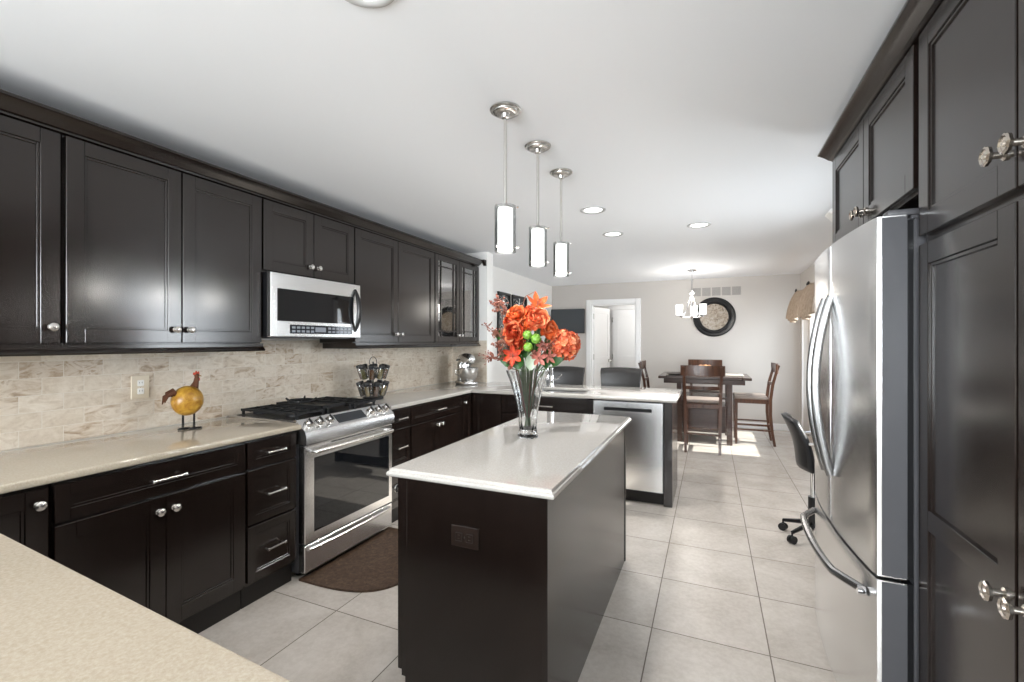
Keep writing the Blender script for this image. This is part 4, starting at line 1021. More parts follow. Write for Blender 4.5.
# ------------------------------------------------------------------ dining chairs (front towards +y)
def make_chair():
    r = thing('dining_chair', (0, 0, 0), '', 'chair', 'dining chairs round the table')
    sw = 0.205
    for s in (-1, 1):
        pts = [(s * 0.195, -0.255, 0), (s * 0.198, -0.225, 0.18), (s * 0.200, -0.205, 0.40), (s * 0.203, -0.205, 0.62), (s * 0.210, -0.230, 0.82), (s * 0.215, -0.275, 1.00), (s * 0.217, -0.300, 1.075)]
        MB().tube(pts, [0.022, 0.024, 0.026, 0.027, 0.025, 0.022, 0.020], 4, flat=(1, 1), up=(1, 0, 0)).build('rear_leg', 'walnut', r, smooth=20)
        MB().tube([(s * 0.200, 0.205, 0), (s * 0.200, 0.205, 0.61)], [0.021, 0.029], 4, up=(1, 0, 0)).build('front_leg', 'walnut', r, smooth=20)
    def rail(z0, z1, y0, bow, t=0.022, w=0.255):
        n = 12; vs = []
        P = []
        for i in range(n + 1):
            u = -1 + 2 * i / n; P.append((u * w, y0 - bow * (1 - u * u)))
        poly = [(x, y - t / 2) for x, y in P] + [(x, y + t / 2) for x, y in P[::-1]]
        return MB().prism(poly, z0, z1, 'z')
    rail(0.962, 1.092, -0.270, 0.035).build('top_rail', 'walnut', r, smooth=30)
    rail(0.790, 0.832, -0.228, 0.020, 0.018, 0.20).build('back_slat', 'walnut', r, smooth=30)
    MB().box(-0.21, 0.21, -0.205, 0.215, 0.555, 0.610, 0.004).build('seat_frame', 'walnut', r, smooth=30)
    m = MB().box(-0.222, 0.222, -0.175, 0.232, 0.611, 0.655, 0.018, 3); m.build('seat', 'seat_fabric', r, smooth=50)
    for (a, b) in (((-0.197, -0.222, 0.20), (-0.199, 0.205, 0.20)), ((0.197, -0.222, 0.20), (0.199, 0.205, 0.20)), ((-0.197, -0.215, 0.27), (-0.199, 0.205, 0.27)), ((0.197, -0.215, 0.27), (0.199, 0.205, 0.27)), ((-0.197, -0.225, 0.235), (0.197, -0.225, 0.235)), ((-0.199, 0.205, 0.23), (0.199, 0.205, 0.23))):
        MB().tube([a, b], 0.014, 4, flat=(1.0, 1.3), up=(0, 0, 1)).build('stretcher', 'walnut', r, smooth=0)
    return r
c0 = make_chair()
for i, (x, y, a, lb) in enumerate(((-0.090, 6.36, 0, 'brown wooden dining chair nearest the camera, its back turned to the kitchen'),
                                   (0.525, 7.10, 90, 'brown wooden dining chair seen from the side, right of the table'),
                                   (-0.080, 7.78, 180, 'brown wooden dining chair on the far side of the table, by the back wall'),
                                   (-0.665, 7.12, -90, 'brown wooden dining chair at the left end of the table, behind the peninsula'))):
    o = c0 if i == 0 else copy_tree(c0)
    o.location = (x, y, 0); o.rotation_euler = (0, 0, R(a)); o['label'] = lb
# things on the table
pm = MB().lathe([(0, 0.006), (0.15, 0.006), (0.19, 0.016), (0.192, 0.018), (0.185, 0.018), (0.15, 0.009), (0, 0.009)], (-0.40, 6.95, TT), seg=32)
tag(pm.build('plate', 'placemat', base=(-0.40, 6.95, TT)), 'dark round plate at the left end of the dining table', 'plate')
tag(MB().box(0.16, 0.42, 6.90, 7.22, TT, TT + 0.012, 0.002).build('magazine', 'paper', base=(0.3, 7.06, TT), smooth=0), 'pale magazine lying on the right end of the dining table', 'magazine')
bw = MB().lathe([(0, 0), (0.06, 0), (0.065, 0.008), (0.10, 0.045), (0.135, 0.085), (0.130, 0.087), (0.095, 0.050), (0.06, 0.014), (0, 0.012)], (-0.07, 7.10, TT), seg=32)
tag(bw.build('fruit_bowl', 'bowl', base=(-0.07, 7.10, TT)), 'brown bowl of peach-coloured fruit in the middle of the dining table', 'bowl')
for (x, y, z, lb) in ((-0.125, 7.08, 0.098, 'round peach-coloured fruit, left one showing above the near chair'), (-0.020, 7.07, 0.098, 'round peach-coloured fruit, right one showing above the near chair'), (-0.07, 7.16, 0.098, 'round peach-coloured fruit lying behind the other two in the bowl')):
    f = thing('peach', (x, y, TT + z - 0.045), lb, 'fruit', 'fruit in the bowl on the dining table')
    MB().ball((x, y, TT + z), 0.046, (1, 1, 0.94)).build('flesh', 'peach', f)
    MB().cyl((x, y, TT + z + 0.042), (x + 0.004, y, TT + z + 0.054), 0.003, 0.002, 6).build('stalk', 'twig_brown', f)

# ------------------------------------------------------------------ bar stools at the peninsula
def make_stool():
    r = thing('bar_stool', (0, 0, 0), '', 'bar stool', 'grey leather bar stools behind the peninsula')
    for x in (-0.19, 0.19):
        for y in (-0.17, 0.19):
            MB().tube([(x, y, 0), (x * 0.97, y * 0.97, 0.56)], [0.016, 0.024], 4, up=(1, 0, 0)).build('leg', 'espresso', r, smooth=0)
    m = MB()
    for (a, b) in (((-0.188, -0.17, 0.22), (0.188, -0.17, 0.22)), ((-0.188, 0.188, 0.27), (0.188, 0.188, 0.27)), ((-0.188, -0.168, 0.27), (-0.188, 0.188, 0.27)), ((0.188, -0.168, 0.27), (0.188, 0.188, 0.27))):
        m.tube([a, b], 0.012, 6)
    m.build('footrest', 'espresso', r)
    MB().box(-0.225, 0.225, -0.225, 0.20, 0.55, 0.67, 0.028, 3).build('seat', 'leather', r, smooth=50)
    # scroll-topped back (front of stool faces -y)
    prof = [(0.135, 0.60), (0.150, 0.80), (0.165, 0.95), (0.172, 1.02), (0.178, 1.055), (0.200, 1.085), (0.235, 1.092), (0.262, 1.075), (0.268, 1.045), (0.255, 1.022), (0.232, 1.005), (0.226, 0.96), (0.215, 0.80), (0.205, 0.60)]
    n = 10; rows = []
    m = MB()
    for i in range(n + 1):
        u = -1 + 2 * i / n
        rows.append([(u * (0.205 + 0.025 * max(0, (z - 0.75) / 0.34)), y + 0.03 * u * u * -1 * (z > 0.7) * 0.6, z - 0.012 * u * u * (z > 1.0)) for (y, z) in prof])
    vs = [p for row in rows for p in row]; k = len(prof)
    fs = [(i * k + j, i * k + (j + 1) % k, (i + 1) * k + (j + 1) % k, (i + 1) * k + j) for i in range(n) for j in range(k)] + [tuple(range(k)), tuple(range(n * k, n * k + k))[::-1]]
    m._add(vs, fs); m.build('backrest', 'leather', r, smooth=50)
    m = MB()
    for s in (0, n):
        m.tube([Vector(rows[s][j]) for j in range(0, 7)], 0.004, 6)
    m.build('piping', 'black_leather', r)
    return r
s0 = make_stool()
for i, (x, y, a, lb) in enumerate(((-0.955, 5.10, -4, 'grey leather bar stool behind the peninsula, right one in front of the white door'), (-1.585, 5.06, 3, 'grey leather bar stool behind the peninsula, left one beside the flowers'))):
    o = s0 if i == 0 else copy_tree(s0)
    o.location = (x, y, 0); o.rotation_euler = (0, 0, R(a)); o['label'] = lb

# ------------------------------------------------------------------ office chair
OX, OY = 0.665, 3.78
oc = thing('office_chair', (OX, OY, 0), 'black office chair on casters, half hidden behind the refrigerator', 'office chair')
for k in range(5):
    a = R(150 + 72 * k); e = Vector((OX + 0.20 * math.cos(a), OY + 0.20 * math.sin(a), 0.075))
    lg = MB().tube([(OX + 0.03 * math.cos(a), OY + 0.03 * math.sin(a), 0.115), tuple(e)], [0.018, 0.012], 6).build('base_leg', 'black_metal', oc)
    cs = MB().cyl((e.x, e.y, 0.078), (e.x, e.y, 0.04), 0.006, seg=8)
    for s in (-1, 1):
        t_ = Vector((-math.sin(a), math.cos(a), 0)); c_ = e + t_ * 0.012 * s; c_.z = 0.027
        cs.cyl(tuple(c_ - t_ * 0.008), tuple(c_ + t_ * 0.008), 0.027, seg=16)
    cs.build('caster', 'black_plastic', lg)
MB().cyl((OX, OY, 0.09), (OX, OY, 0.30), 0.034, seg=18).build('gas_lift_sleeve', 'black_plastic', oc)
MB().cyl((OX, OY, 0.30), (OX, OY, 0.47), 0.020, seg=18).build('gas_lift_rod', 'chrome', oc)
MB().box(OX - 0.02, OX + 0.27, OY - 0.22, OY + 0.22, 0.475, 0.545, 0.028, 3).build('seat', 'black_leather', oc, smooth=50)
rows = []
for i in range(13):
    v = i / 12; z = 0.515 + 0.36 * v; w = 0.20 - 0.03 * v ** 3; row = []
    for j in range(13):
        u = -1 + 2 * j / 12
        x = OX - 0.085 - 0.10 * v ** 0.8 + 0.055 * u * u + 0.030 * math.sin(PI * v)
        row.append((x, OY + u * w, z - 0.03 * u * u * v))
    rows.append(row)
MB().grid(rows).build('backrest', 'black_leather', oc, solid=0.030, smooth=60)
for s in (-1, 1):
    MB().tube([(OX + 0.10, OY + s * 0.225, 0.50), (OX + 0.10, OY + s * 0.245, 0.60), (OX + 0.09, OY + s * 0.245, 0.68), (OX + 0.02, OY + s * 0.235, 0.71), (OX - 0.06, OY + s * 0.20, 0.705)], 0.011, 8).build('armrest', 'chrome', oc)

# ------------------------------------------------------------------ rooster figure
RX, RYY = -2.615, 1.580
ro = thing('rooster_figurine', (RX, RYY, CT), 'round golden rooster figurine on wire legs on the left countertop', 'figurine')
bz = CT + 0.156
MB().ball((RX, RYY - 0.012, bz), 0.086, (0.80, 0.90, 0.94), 24, 16).build('body', 'rooster_gold', ro)
MB().tube([(RX, RYY + 0.020, bz + 0.060), (RX, RYY + 0.033, bz + 0.095), (RX, RYY + 0.038, bz + 0.125), (RX, RYY + 0.036, bz + 0.142)], [0.024, 0.014, 0.0105, 0.008], 12).ball((RX, RYY + 0.037, bz + 0.134), 0.012, u=12, v=8).build('neck', 'rust', ro)
MB().prism([(RYY + 0.018, bz + 0.138), (RYY + 0.022, bz + 0.152), (RYY + 0.028, bz + 0.146), (RYY + 0.034, bz + 0.160), (RYY + 0.040, bz + 0.148), (RYY + 0.048, bz + 0.156), (RYY + 0.050, bz + 0.138)], RX - 0.004, RX + 0.004, 'x').build('comb', 'petal_red', ro, smooth=0)
MB().cyl((RX, RYY + 0.047, bz + 0.133), (RX, RYY + 0.066, bz + 0.128), 0.006, 0.001, 8).build('beak', 'rooster_gold', ro)
MB().ball((RX, RYY + 0.048, bz + 0.112), 0.008, (0.6, 0.8, 1.4), 10, 8).build('wattle', 'petal_red', ro)
for (dz, L, s) in ((0.062, 0.05, 0.0), (0.052, 0.062, 0.012), (0.042, 0.055, -0.012)):
    y0 = RYY - 0.072
    MB().tube([(RX + s * 0.5, y0 + 0.012, bz + 0.030), (RX + s, y0 - L * 0.35, bz + dz), (RX + s * 1.3, y0 - L * 0.8, bz + dz - 0.012), (RX + s * 1.5, y0 - L, bz + dz - 0.050)], [0.010, 0.013, 0.011, 0.002], 8, flat=(0.5, 1.1), up=(1, 0, 0)).build('tail_feather', 'rust', ro)
for s in (-1, 1):
    m = MB(); x = RX + s * 0.018; yl = RYY - 0.006 + s * 0.018
    for q in (-0.004, 0.004): m.tube([(x, yl + q * 0.6, bz - 0.070), (x, yl + q, CT + 0.006)], 0.0026, 6)
    m.tube([(x, yl + 0.007 * math.sin(k * 1.9), CT + 0.008 + k * 0.0042) for k in range(18)], 0.0014, 5)
    m.tube([(x + 0.024 * math.cos(a), yl + 0.008 + 0.030 * math.sin(a), CT + 0.003) for a in [i * PI / 10 for i in range(20)]], 0.003, 6, closed=True)
    m.tube([(x, yl - 0.020, CT + 0.003), (x, yl + 0.036, CT + 0.003)], 0.003, 6)
    m.build('leg', 'black_metal', ro)

# ------------------------------------------------------------------ spice rack and jars
SPX, SPY = -2.565, 3.00
sr = thing('spice_rack', (SPX, SPY, CT), 'two-tier black wire carousel spice rack right of the range', 'spice rack')
MB().lathe([(0, 0), (0.080, 0), (0.085, 0.004), (0.085, 0.016), (0.080, 0.020), (0, 0.020)], (SPX, SPY, CT), seg=28).build('base', 'black_metal', sr)
MB().cyl((SPX, SPY, CT + 0.02), (SPX, SPY, CT + 0.31), 0.006, seg=10).build('post', 'black_metal', sr)
m = MB()
for z, rr in ((0.050, 0.070), (0.115, 0.100), (0.190, 0.070), (0.255, 0.100)):
    m.tube([(SPX + rr * math.cos(a), SPY + rr * math.sin(a), CT + z) for a in [i * PI / 14 for i in range(28)]], 0.0025, 6, closed=True)
    for k in range(4):
        a = k * PI / 2; m.tube([(SPX, SPY, CT + z), (SPX + rr * math.cos(a), SPY + rr * math.sin(a), CT + z)], 0.002, 6)
m.build('tier_ring', 'black_metal', sr)
MB().tube([(SPX + 0.02 * 0, SPY - 0.042 + 0.0, CT + 0.290)] + [(SPX, SPY - 0.045 * math.cos(a), CT + 0.300 + 0.050 * math.sin(a)) for a in [i * PI / 10 for i in range(0, 11)]] + [(SPX, SPY + 0.042, CT + 0.290), (SPX, SPY, CT + 0.285), (SPX, SPY - 0.042, CT + 0.290)], 0.003, 6).build('carrying_loop', 'black_metal', sr)
def make_jar(k):
    j = thing('spice_jar', (0, 0, 0), '', 'spice jar')
    MB().lathe([(0, 0), (0.015, 0), (0.0175, 0.003), (0.0185, 0.055), (0.016, 0.062), (0, 0.062)], seg=14).build('contents', 'spice_%d' % k, j)
    MB().lathe([(0.0178, -0.002), (0.0200, 0.0), (0.0208, 0.060), (0.0175, 0.072), (0.0165, 0.072), (0.0195, 0.058), (0.0188, 0.0)], seg=14, close=True).build('glass', 'drink_glass', j)
    MB().lathe([(0.0, 0.090), (0.0185, 0.090), (0.0205, 0.087), (0.0205, 0.070), (0, 0.070)], seg=14).build('cap', 'black_plastic', j)
    return j
protos = [make_jar(k) for k in range(6)]
used = set()
for tier, z0 in ((0, 0.034), (1, 0.172)):
    for k in range(8):
        a = 2 * PI * (k + 0.5 * tier) / 8 + 0.2; q = (k + tier * 3) % 6
        j = protos[q] if q not in used else copy_tree(protos[q]); used.add(q)
        j.location = (SPX + 0.080 * math.cos(a), SPY + 0.080 * math.sin(a), CT + z0); j.scale = (1.2, 1.2, 1.3)
        j.rotation_euler = Euler((0, R(18), a), 'XYZ')
        tr = 'upper' if tier else 'lower'
        j['label'] = 'small glass spice jar with black cap in the %s tier of the wire rack' % tr
        j['group'] = 'spice jars in the %s tier' % tr

# ------------------------------------------------------------------ stand mixer (head towards the room)
SMX, SMY = -2.515, 4.47
sm = thing('stand_mixer', (SMX, SMY, CT), 'silver stand mixer with steel bowl at the far end of the left counter', 'stand mixer')
sx = Matrix.Translation((SMX, SMY, CT)) @ Matrix.Rotation(R(-38), 4, 'Z')
m = MB(sx); m.box(-0.13, 0.16, -0.085, 0.085, 0, 0.032, 0.014, 2); m.box(-0.135, -0.050, -0.055, 0.055, 0.02, 0.245, 0.022, 3); m.build('base', 'steel', sm, smooth=50)
MB(sx).tube([(-0.15, 0, 0.262), (-0.11, 0, 0.275), (0.0, 0, 0.285), (0.10, 0, 0.282), (0.165, 0, 0.272), (0.185, 0, 0.268)], [0.030, 0.054, 0.062, 0.060, 0.048, 0.028], 18).build('motor_head', 'steel', sm, smooth=60)
MB(sx).lathe([(0.028, 0.0), (0.028, -0.028), (0.014, -0.034), (0.011, -0.10), (0, -0.10)], (0.085, 0, 0.232), seg=16).build('beater_shaft', 'chrome', sm)
MB(sx).lathe([(0, 0.004), (0.055, 0.0), (0.058, 0.008), (0.085, 0.030), (0.105, 0.075), (0.112, 0.150), (0.116, 0.154), (0.112, 0.156), (0.106, 0.140), (0.098, 0.075), (0.075, 0.034), (0, 0.020)], (0.075, 0, 0.032), seg=32).build('bowl', 'nickel', sm)
MB(sx).tube([(0.075, -0.108, 0.165), (0.075, -0.145, 0.160), (0.075, -0.150, 0.115), (0.075, -0.105, 0.100)], 0.006, 8).build('bowl_handle', 'nickel', sm)
MB(sx).cyl((-0.095, -0.054, 0.265), (-0.095, -0.072, 0.265), 0.010, seg=12).build('speed_lever', 'black_plastic', sm)

# dishes behind the glazed doors
def plate_upright(x, y, z, r, tilt, label):
    xf = Matrix.Translation((x, y, z + r * math.cos(tilt))) @ Matrix.Rotation(PI / 2 - tilt, 4, 'Y')
    m = MB(xf).lathe([(0, 0.004), (r * 0.55, 0.004), (r * 0.72, 0.010), (r, 0.018), (r, 0.022), (r * 0.7, 0.015), (r * 0.53, 0.009), (0, 0.009)], (0, 0, 0), (0, 0, 1), 32)
    return tag(m.build('plate', 'black_glass', base=(x, y, z), smooth=50), label, 'plate')
plate_upright(-2.765, 4.03, 1.400, 0.13, R(14), 'dark round platter standing on the bottom shelf behind the left glazed door')
for k, (x, y) in enumerate(((-2.62, 3.93), (-2.64, 4.02), (-2.60, 4.10), (-2.63, 4.40), (-2.61, 4.50))):
    g = MB().lathe([(0, 0.004), (0.030, 0.002), (0.030, 0.006), (0.005, 0.012), (0.005, 0.065), (0.028, 0.085), (0.036, 0.12), (0.033, 0.155), (0.031, 0.155), (0.033, 0.12), (0.025, 0.088), (0, 0.074)], (x, y, 1.398), seg=18)
    tag(g.build('wine_glass', 'drink_glass', base=(x, y, 1.398)), 'clear stemmed glass on the bottom shelf behind the %s glazed door' % ('left' if y < 4.25 else 'right'), 'glass', 'stemmed glasses behind the %s glazed door' % ('left' if y < 4.25 else 'right'))
def stack(x, y, z, n, r, lb):
    for k in range(n):
        o = MB().lathe([(0, 0.0), (r * 0.55, 0.0), (r * 0.75, 0.008), (r, 0.016), (r, 0.019), (r * 0.72, 0.012), (r * 0.5, 0.005), (0, 0.005)], (x, y, z + k * 0.0075), seg=28)
        tag(o.build('plate', 'ceramic', base=(x, y, z + k * 0.0075)), lb, 'plate', lb + 's')
stack(-2.66, 4.02, 1.679, 5, 0.10, 'white plate in the stack on the middle glass shelf')
for k in range(3):
    y = 4.36 + k * 0.105
    g = thing('mug', (-2.64, y, 1.679), 'white mug on the middle glass shelf behind the right glazed door', 'mug', 'mugs on the middle glass shelf')
    MB().lathe([(0, 0), (0.036, 0), (0.040, 0.004), (0.040, 0.090), (0.037, 0.090), (0.036, 0.008), (0, 0.008)], (-2.64, y, 1.679), seg=20).build('cup', 'ceramic', g)
    MB().tube([(-2.602, y, 1.755), (-2.580, y, 1.750), (-2.576, y, 1.725), (-2.585, y, 1.705), (-2.603, y, 1.700)], 0.005, 8).build('handle', 'ceramic', g)

# ------------------------------------------------------------------ vase with flowers
VX, VY = -0.838, 2.122
def flute(t, h): return 1 + 0.035 * math.cos(10 * t)
va = MB().lathe([(0, 0), (0.048, 0), (0.051, 0.004), (0.051, 0.016), (0.045, 0.026), (0.043, 0.05), (0.047, 0.10), (0.056, 0.16), (0.070, 0.22), (0.088, 0.28), (0.104, 0.322), (0.108, 0.334), (0.1045, 0.334), (0.100, 0.322), (0.083, 0.28), (0.065, 0.22), (0.0515, 0.16), (0.042, 0.10), (0.037, 0.055), (0.030, 0.040), (0, 0.036)], (VX, VY, CT), seg=60, mod=flute)
tag(va.build('vase', 'crystal', base=(VX, VY, CT), smooth=50), 'tall flared clear glass vase standing on the kitchen island', 'vase')

RT = Vector((math.cos(R(23.554)), math.sin(R(23.554)), 0)); FW = Vector((-math.sin(R(23.554)), math.cos(R(23.554)), 0))
def fpos(px, py, depth=0.0):
    """position in the bouquet: px, py in centimetres right of and above the vase mouth centre, depth towards the back"""
    return Vector((VX, VY, CT + 0.334)) + RT * (px / 100) + FW * (depth / 100) + Vector((0, 0, py / 100))
def aim(d):
    return Vector(d).normalized().to_track_quat('Z', 'Y').to_matrix().to_4x4()
def petal(m, xf, L, W, curl, cup, n=6, tip=0.0):
    rows = []
    for i in range(n + 1):
        v = i / n; w = W * (math.sin(PI * min(1, 0.10 + 0.90 * v) ** 0.9) ** 0.7 if tip == 0 else math.sin(PI * (0.06 + 0.94 * v)) ** 0.9) if v < 1 else W * 0.04
        ang = curl * v; row = []
        for j in range(5):
            u = -1 + 2 * j / 4
            row.append(xf @ Vector((u * w, L * v * math.cos(ang), L * v * math.sin(ang) + cup * u * u * w + 0.0)))
        rows.append(row)
    m.grid(rows)
def stem_to(root, p, bend=0.02):
    q = Vector((VX + random.uniform(-0.012, 0.012), VY + random.uniform(-0.012, 0.012), CT + 0.050))
    mid = (p + q) / 2; mouth = Vector((VX, VY, CT + 0.33)) + (p - Vector((VX, VY, p.z))) * 0.35
    lim = 0.070
    dv = Vector((mouth.x - VX, mouth.y - VY, 0))
    if dv.length > lim: dv *= lim / dv.length; mouth = Vector((VX, VY, mouth.z)) + dv
    low = Vector((VX, VY, CT + 0.17)) + dv * 0.42
    pts = [q, low, mouth, p] if p.z > mouth.z + 0.02 else [q, low, (low + p) / 2 + Vector((0, 0, 0.02)), p]
    MB().tube(pts, 0.0026, 6).build('stem', 'stem_green', root)
def center_dir(p): return (p - (Vector((VX, VY, CT + 0.30)))).normalized()
def rose(px, py, dep, r, mat, label, face=None):
    p = fpos(px, py, dep); root = thing('rose', p, label, 'flower')
    d = (center_dir(p) * 0.5 - FW * 0.75) if face is None else face
    X = Matrix.Translation(p) @ aim(d)
    for ring, (cnt, L, W, cl, off) in enumerate(((3, 0.62, 0.30, 1.42, 0.06), (4, 0.74, 0.36, 1.25, 0.12), (5, 0.84, 0.40, 1.02, 0.16), (6, 0.92, 0.42, 0.78, 0.20), (7, 1.00, 0.42, 0.50, 0.22), (8, 1.05, 0.42, 0.20, 0.22))):
        m = MB()
        for k in range(cnt):
            a = 2 * PI * (k + 0.5 * ring + random.uniform(-0.12, 0.12)) / cnt + ring
            petal(m, X @ Matrix.Rotation(a, 4, 'Z') @ Matrix.Translation((off * r, 0, -0.30 * r)) @ Matrix.Rotation(random.uniform(-0.25, 0.25), 4, 'X'), L * r * random.uniform(0.9, 1.05), W * r, cl + random.uniform(-0.12, 0.12), 0.55)
        m.build('petal_whorl', 'petal_highlight' if ring in ((2, 4) if mat != 'petal_red' else (4,)) else mat, root, smooth=80, recalc=False)  # peach whorls put highlights into the bloom's colour
    MB(X).ball((0, 0, -0.08 * r), r * 0.22, (1, 1, 1.3), 12, 8).build('core', mat, root)
    stem_to(root, p - d.normalized() * r * 0.3)
    return root
def lily(px, py, dep, r, mat, label, face, n=6):
    p = fpos(px, py, dep); root = thing('lily', p, label, 'flower'); X = Matrix.Translation(p) @ aim(face)
    m = MB()
    for k in range(n): petal(m, X @ Matrix.Rotation(2 * PI * k / n, 4, 'Z') @ Matrix.Translation((0, 0.05 * r, 0)), r, r * 0.24, 0.45, 0.3, tip=1)
    m.build('petal', mat, root, smooth=80, recalc=False)
    m = MB(X)
    for k in range(5):
        a = k * 2 * PI / 5; m.tube([(0, 0, 0), (0.16 * r * math.cos(a), 0.16 * r * math.sin(a), 0.45 * r)], 0.0012, 5).ball((0.16 * r * math.cos(a), 0.16 * r * math.sin(a), 0.45 * r), 0.003, u=6, v=5)
    m.build('stamen', 'twig_berry', root)
    stem_to(root, p); return root
def hydrangea(px, py, dep, r, mat, label):
    p = fpos(px, py, dep); root = thing('hydrangea', p, label, 'flower'); d = center_dir(p)
    MB().ball(tuple(p), r * 0.72, (1, 1, 1), 16, 10).build('flower_core', 'petal_red', root)
    m = MB(); N = 130
    for k in range(N):
        z = 1 - 2 * (k + 0.5) / N; a = k * 2.39996; s = math.sqrt(1 - z * z); q = Vector((s * math.cos(a), s * math.sin(a), z))
        X = Matrix.Translation(p + q * r * random.uniform(0.72, 1.0)) @ aim(q) @ Matrix.Rotation(random.uniform(0, 6), 4, 'Z')
        for b in range(4): petal(m, X @ Matrix.Rotation(b * PI / 2, 4, 'Z'), r * 0.27, r * 0.14, 0.5, 0.3, n=3)
    m.build('petal', mat, root, smooth=80, recalc=False)
    m = MB()
    for k in range(40):
        z = random.uniform(-0.6, 1); a = random.uniform(0, 6.28); sq = math.sqrt(1 - z * z); q = Vector((sq * math.cos(a), sq * math.sin(a), z))
        X = Matrix.Translation(p + q * r * 0.93) @ aim(q) @ Matrix.Rotation(random.uniform(0, 6), 4, 'Z')
        for b in range(4): petal(m, X @ Matrix.Rotation(b * PI / 2, 4, 'Z'), r * 0.24, r * 0.13, 0.5, 0.3, n=3)
    m.build('highlight_petal', 'petal_highlight', root, smooth=80, recalc=False)  # peach florets laid on as painted highlights
    stem_to(root, p - d * r * 0.5); return root
def leaf_spray(px, py, dep, L, W, mat, label, d, n=1):
    p = fpos(px, py, dep); root = thing('leaf', p, label, 'leaf'); m = MB()
    X = Matrix.Translation(p) @ aim(d)
    for k in range(n):
        petal(m, X @ Matrix.Rotation(k * 2.1, 4, 'Z') @ Matrix.Rotation(0.0, 4, 'X'), L, W, 0.25, 0.3, n=8, tip=1)
    m.build('blade', mat, root, smooth=80, recalc=False)
    stem_to(root, p); return root
cam_d = -FW
rose(4.8, 25.6, -9.0, 0.062, 'petal_coral', 'large orange-red rose at the centre of the bouquet', cam_d + Vector((0, 0, 0.35)))
rose(-6.0, 28.0, -5.0, 0.055, 'petal_orange', 'large orange rose at the upper left of the bouquet', cam_d + RT * -0.3 + Vector((0, 0, 0.6)))
rose(-7.6, 18.8, -8.0, 0.062, 'petal_red', 'deep red-orange rose at the left middle of the bouquet', cam_d + RT * -0.4 + Vector((0, 0, 0.1)))
rose(-1.0, 22.4, -5.0, 0.046, 'petal_orange', 'orange rose in the hollow between the larger roses', cam_d + Vector((0, 0, 0.5)))
rose(10.5, 20.3, -7.0, 0.052, 'petal_orange', 'orange rose right of centre beside the hydrangea', cam_d + RT * 0.4 + Vector((0, 0, 0.3)))
rose(-5.4, 13.0, -7.5, 0.042, 'petal_red', 'half-hidden red-orange rose low on the left of the bouquet', cam_d + RT * -0.2)
hydrangea(18.0, 12.8, -3.0, 0.074, 'petal_coral', 'orange-red hydrangea head at the right side of the bouquet')
lily(4.6, 32.6, -2.0, 0.070, 'petal_orange', 'open orange lily at the top of the bouquet', RT * 0.35 + Vector((0, 0, 0.75)) + cam_d * 0.8)
lily(-7.6, 7.8, -11.0, 0.054, 'petal_red', 'small red lily at the lower left, above the vase rim', cam_d + RT * -0.2)
lily(4.7, 6.6, -11.5, 0.044, 'petal_pink', 'pink star-shaped flower above the vase rim', cam_d + RT * 0.1, 5)
lily(9.7, 7.2, -10.5, 0.038, 'petal_pink', 'pink star-shaped flower beside the large green leaf', cam_d + RT * 0.5, 5)
lily(6.2, 12.0, -9.5, 0.034, 'petal_pink', 'small pink flower below the central rose', cam_d + Vector((0, 0, 0.3)), 5)
for (x, y, z, r, lb) in ((-0.6, 17.6, -12.0, 0.023, 'round green bud under the central rose, upper left of three'), (3.4, 15.8, -12.0, 0.025, 'round green bud under the central rose, right of three'), (-0.3, 11.8, -12.5, 0.023, 'round green bud under the central rose, lowest of three')):
    p = fpos(x, y, z); b = thing('flower_bud', p, lb, 'flower bud')
    MB().lathe([(0, -r), (r * 0.7, -r * 0.75), (r, -r * 0.1), (r * 0.8, r * 0.6), (r * 0.35, r * 0.95), (0, r * 0.9)], tuple(p), tuple(cam_d + Vector((0, 0, 0.6))), 16, mod=lambda t, h: 1 + 0.06 * math.cos(6 * t)).build('bud', 'bud_green', b)
    m = MB(); X = Matrix.Translation(p) @ aim(cam_d * -0.5 + Vector((0, 0, -0.6)))
    for k in range(5): petal(m, X @ Matrix.Rotation(k * 1.2566, 4, 'Z') @ Matrix.Translation((0, 0, r * 0.9)), r * 1.3, r * 0.3, -0.5, 0.2, n=4, tip=1)
    m.build('sepal', 'leaf_green', b, smooth=80, recalc=False); stem_to(b, p)
leaf_spray(13.0, 2.5, -6.0, 0.100, 0.046, 'leaf_green', 'large dark green leaf hanging under the hydrangea', cam_d * 1.0 + Vector((0, 0, 0.3)))
leaf_spray(8.6, 1.5, -4.0, 0.10, 0.036, 'leaf_green', 'dark green leaf behind the pink flowers', cam_d + RT * 0.3)
leaf_spray(-14.5, 15.5, 0, 0.05, 0.024, 'leaf_green', 'small green leaf at the left edge of the bouquet', cam_d + RT * 0.2)
leaf_spray(-5.0, 1.0, -7.0, 0.085, 0.034, 'leaf_green', 'dark green leaf low behind the red lily', cam_d + RT * -0.3)
leaf_spray(1.0, 0.6, -8.0, 0.090, 0.030, 'leaf_pale', 'pale green leaf in the middle just above the vase rim', cam_d + RT * 0.15)
leaf_spray(-1.5, 6.5, -6.0, 0.085, 0.034, 'leaf_green', 'dark green leaf behind the lowest green bud', cam_d + RT * 0.15)
leaf_spray(6.0, 17.0, -3.0, 0.080, 0.034, 'leaf_green', 'dark green leaf between the central rose and orange rose', cam_d + RT * -0.2)
rose(-9.5, 24.5, -3.0, 0.040, 'petal_red', 'small red-orange rose at the far left between the upper and middle roses', cam_d + RT * -0.7 + Vector((0, 0, 0.2)))
rose(13.8, 17.5, -5.5, 0.036, 'petal_coral', 'small coral rose tucked against the hydrangea', cam_d + RT * 0.5 + Vector((0, 0, 0.2)))
rose(0.8, 30.0, -1.0, 0.036, 'petal_coral', 'small coral rose below the top lily', cam_d + Vector((0, 0, 0.8)))
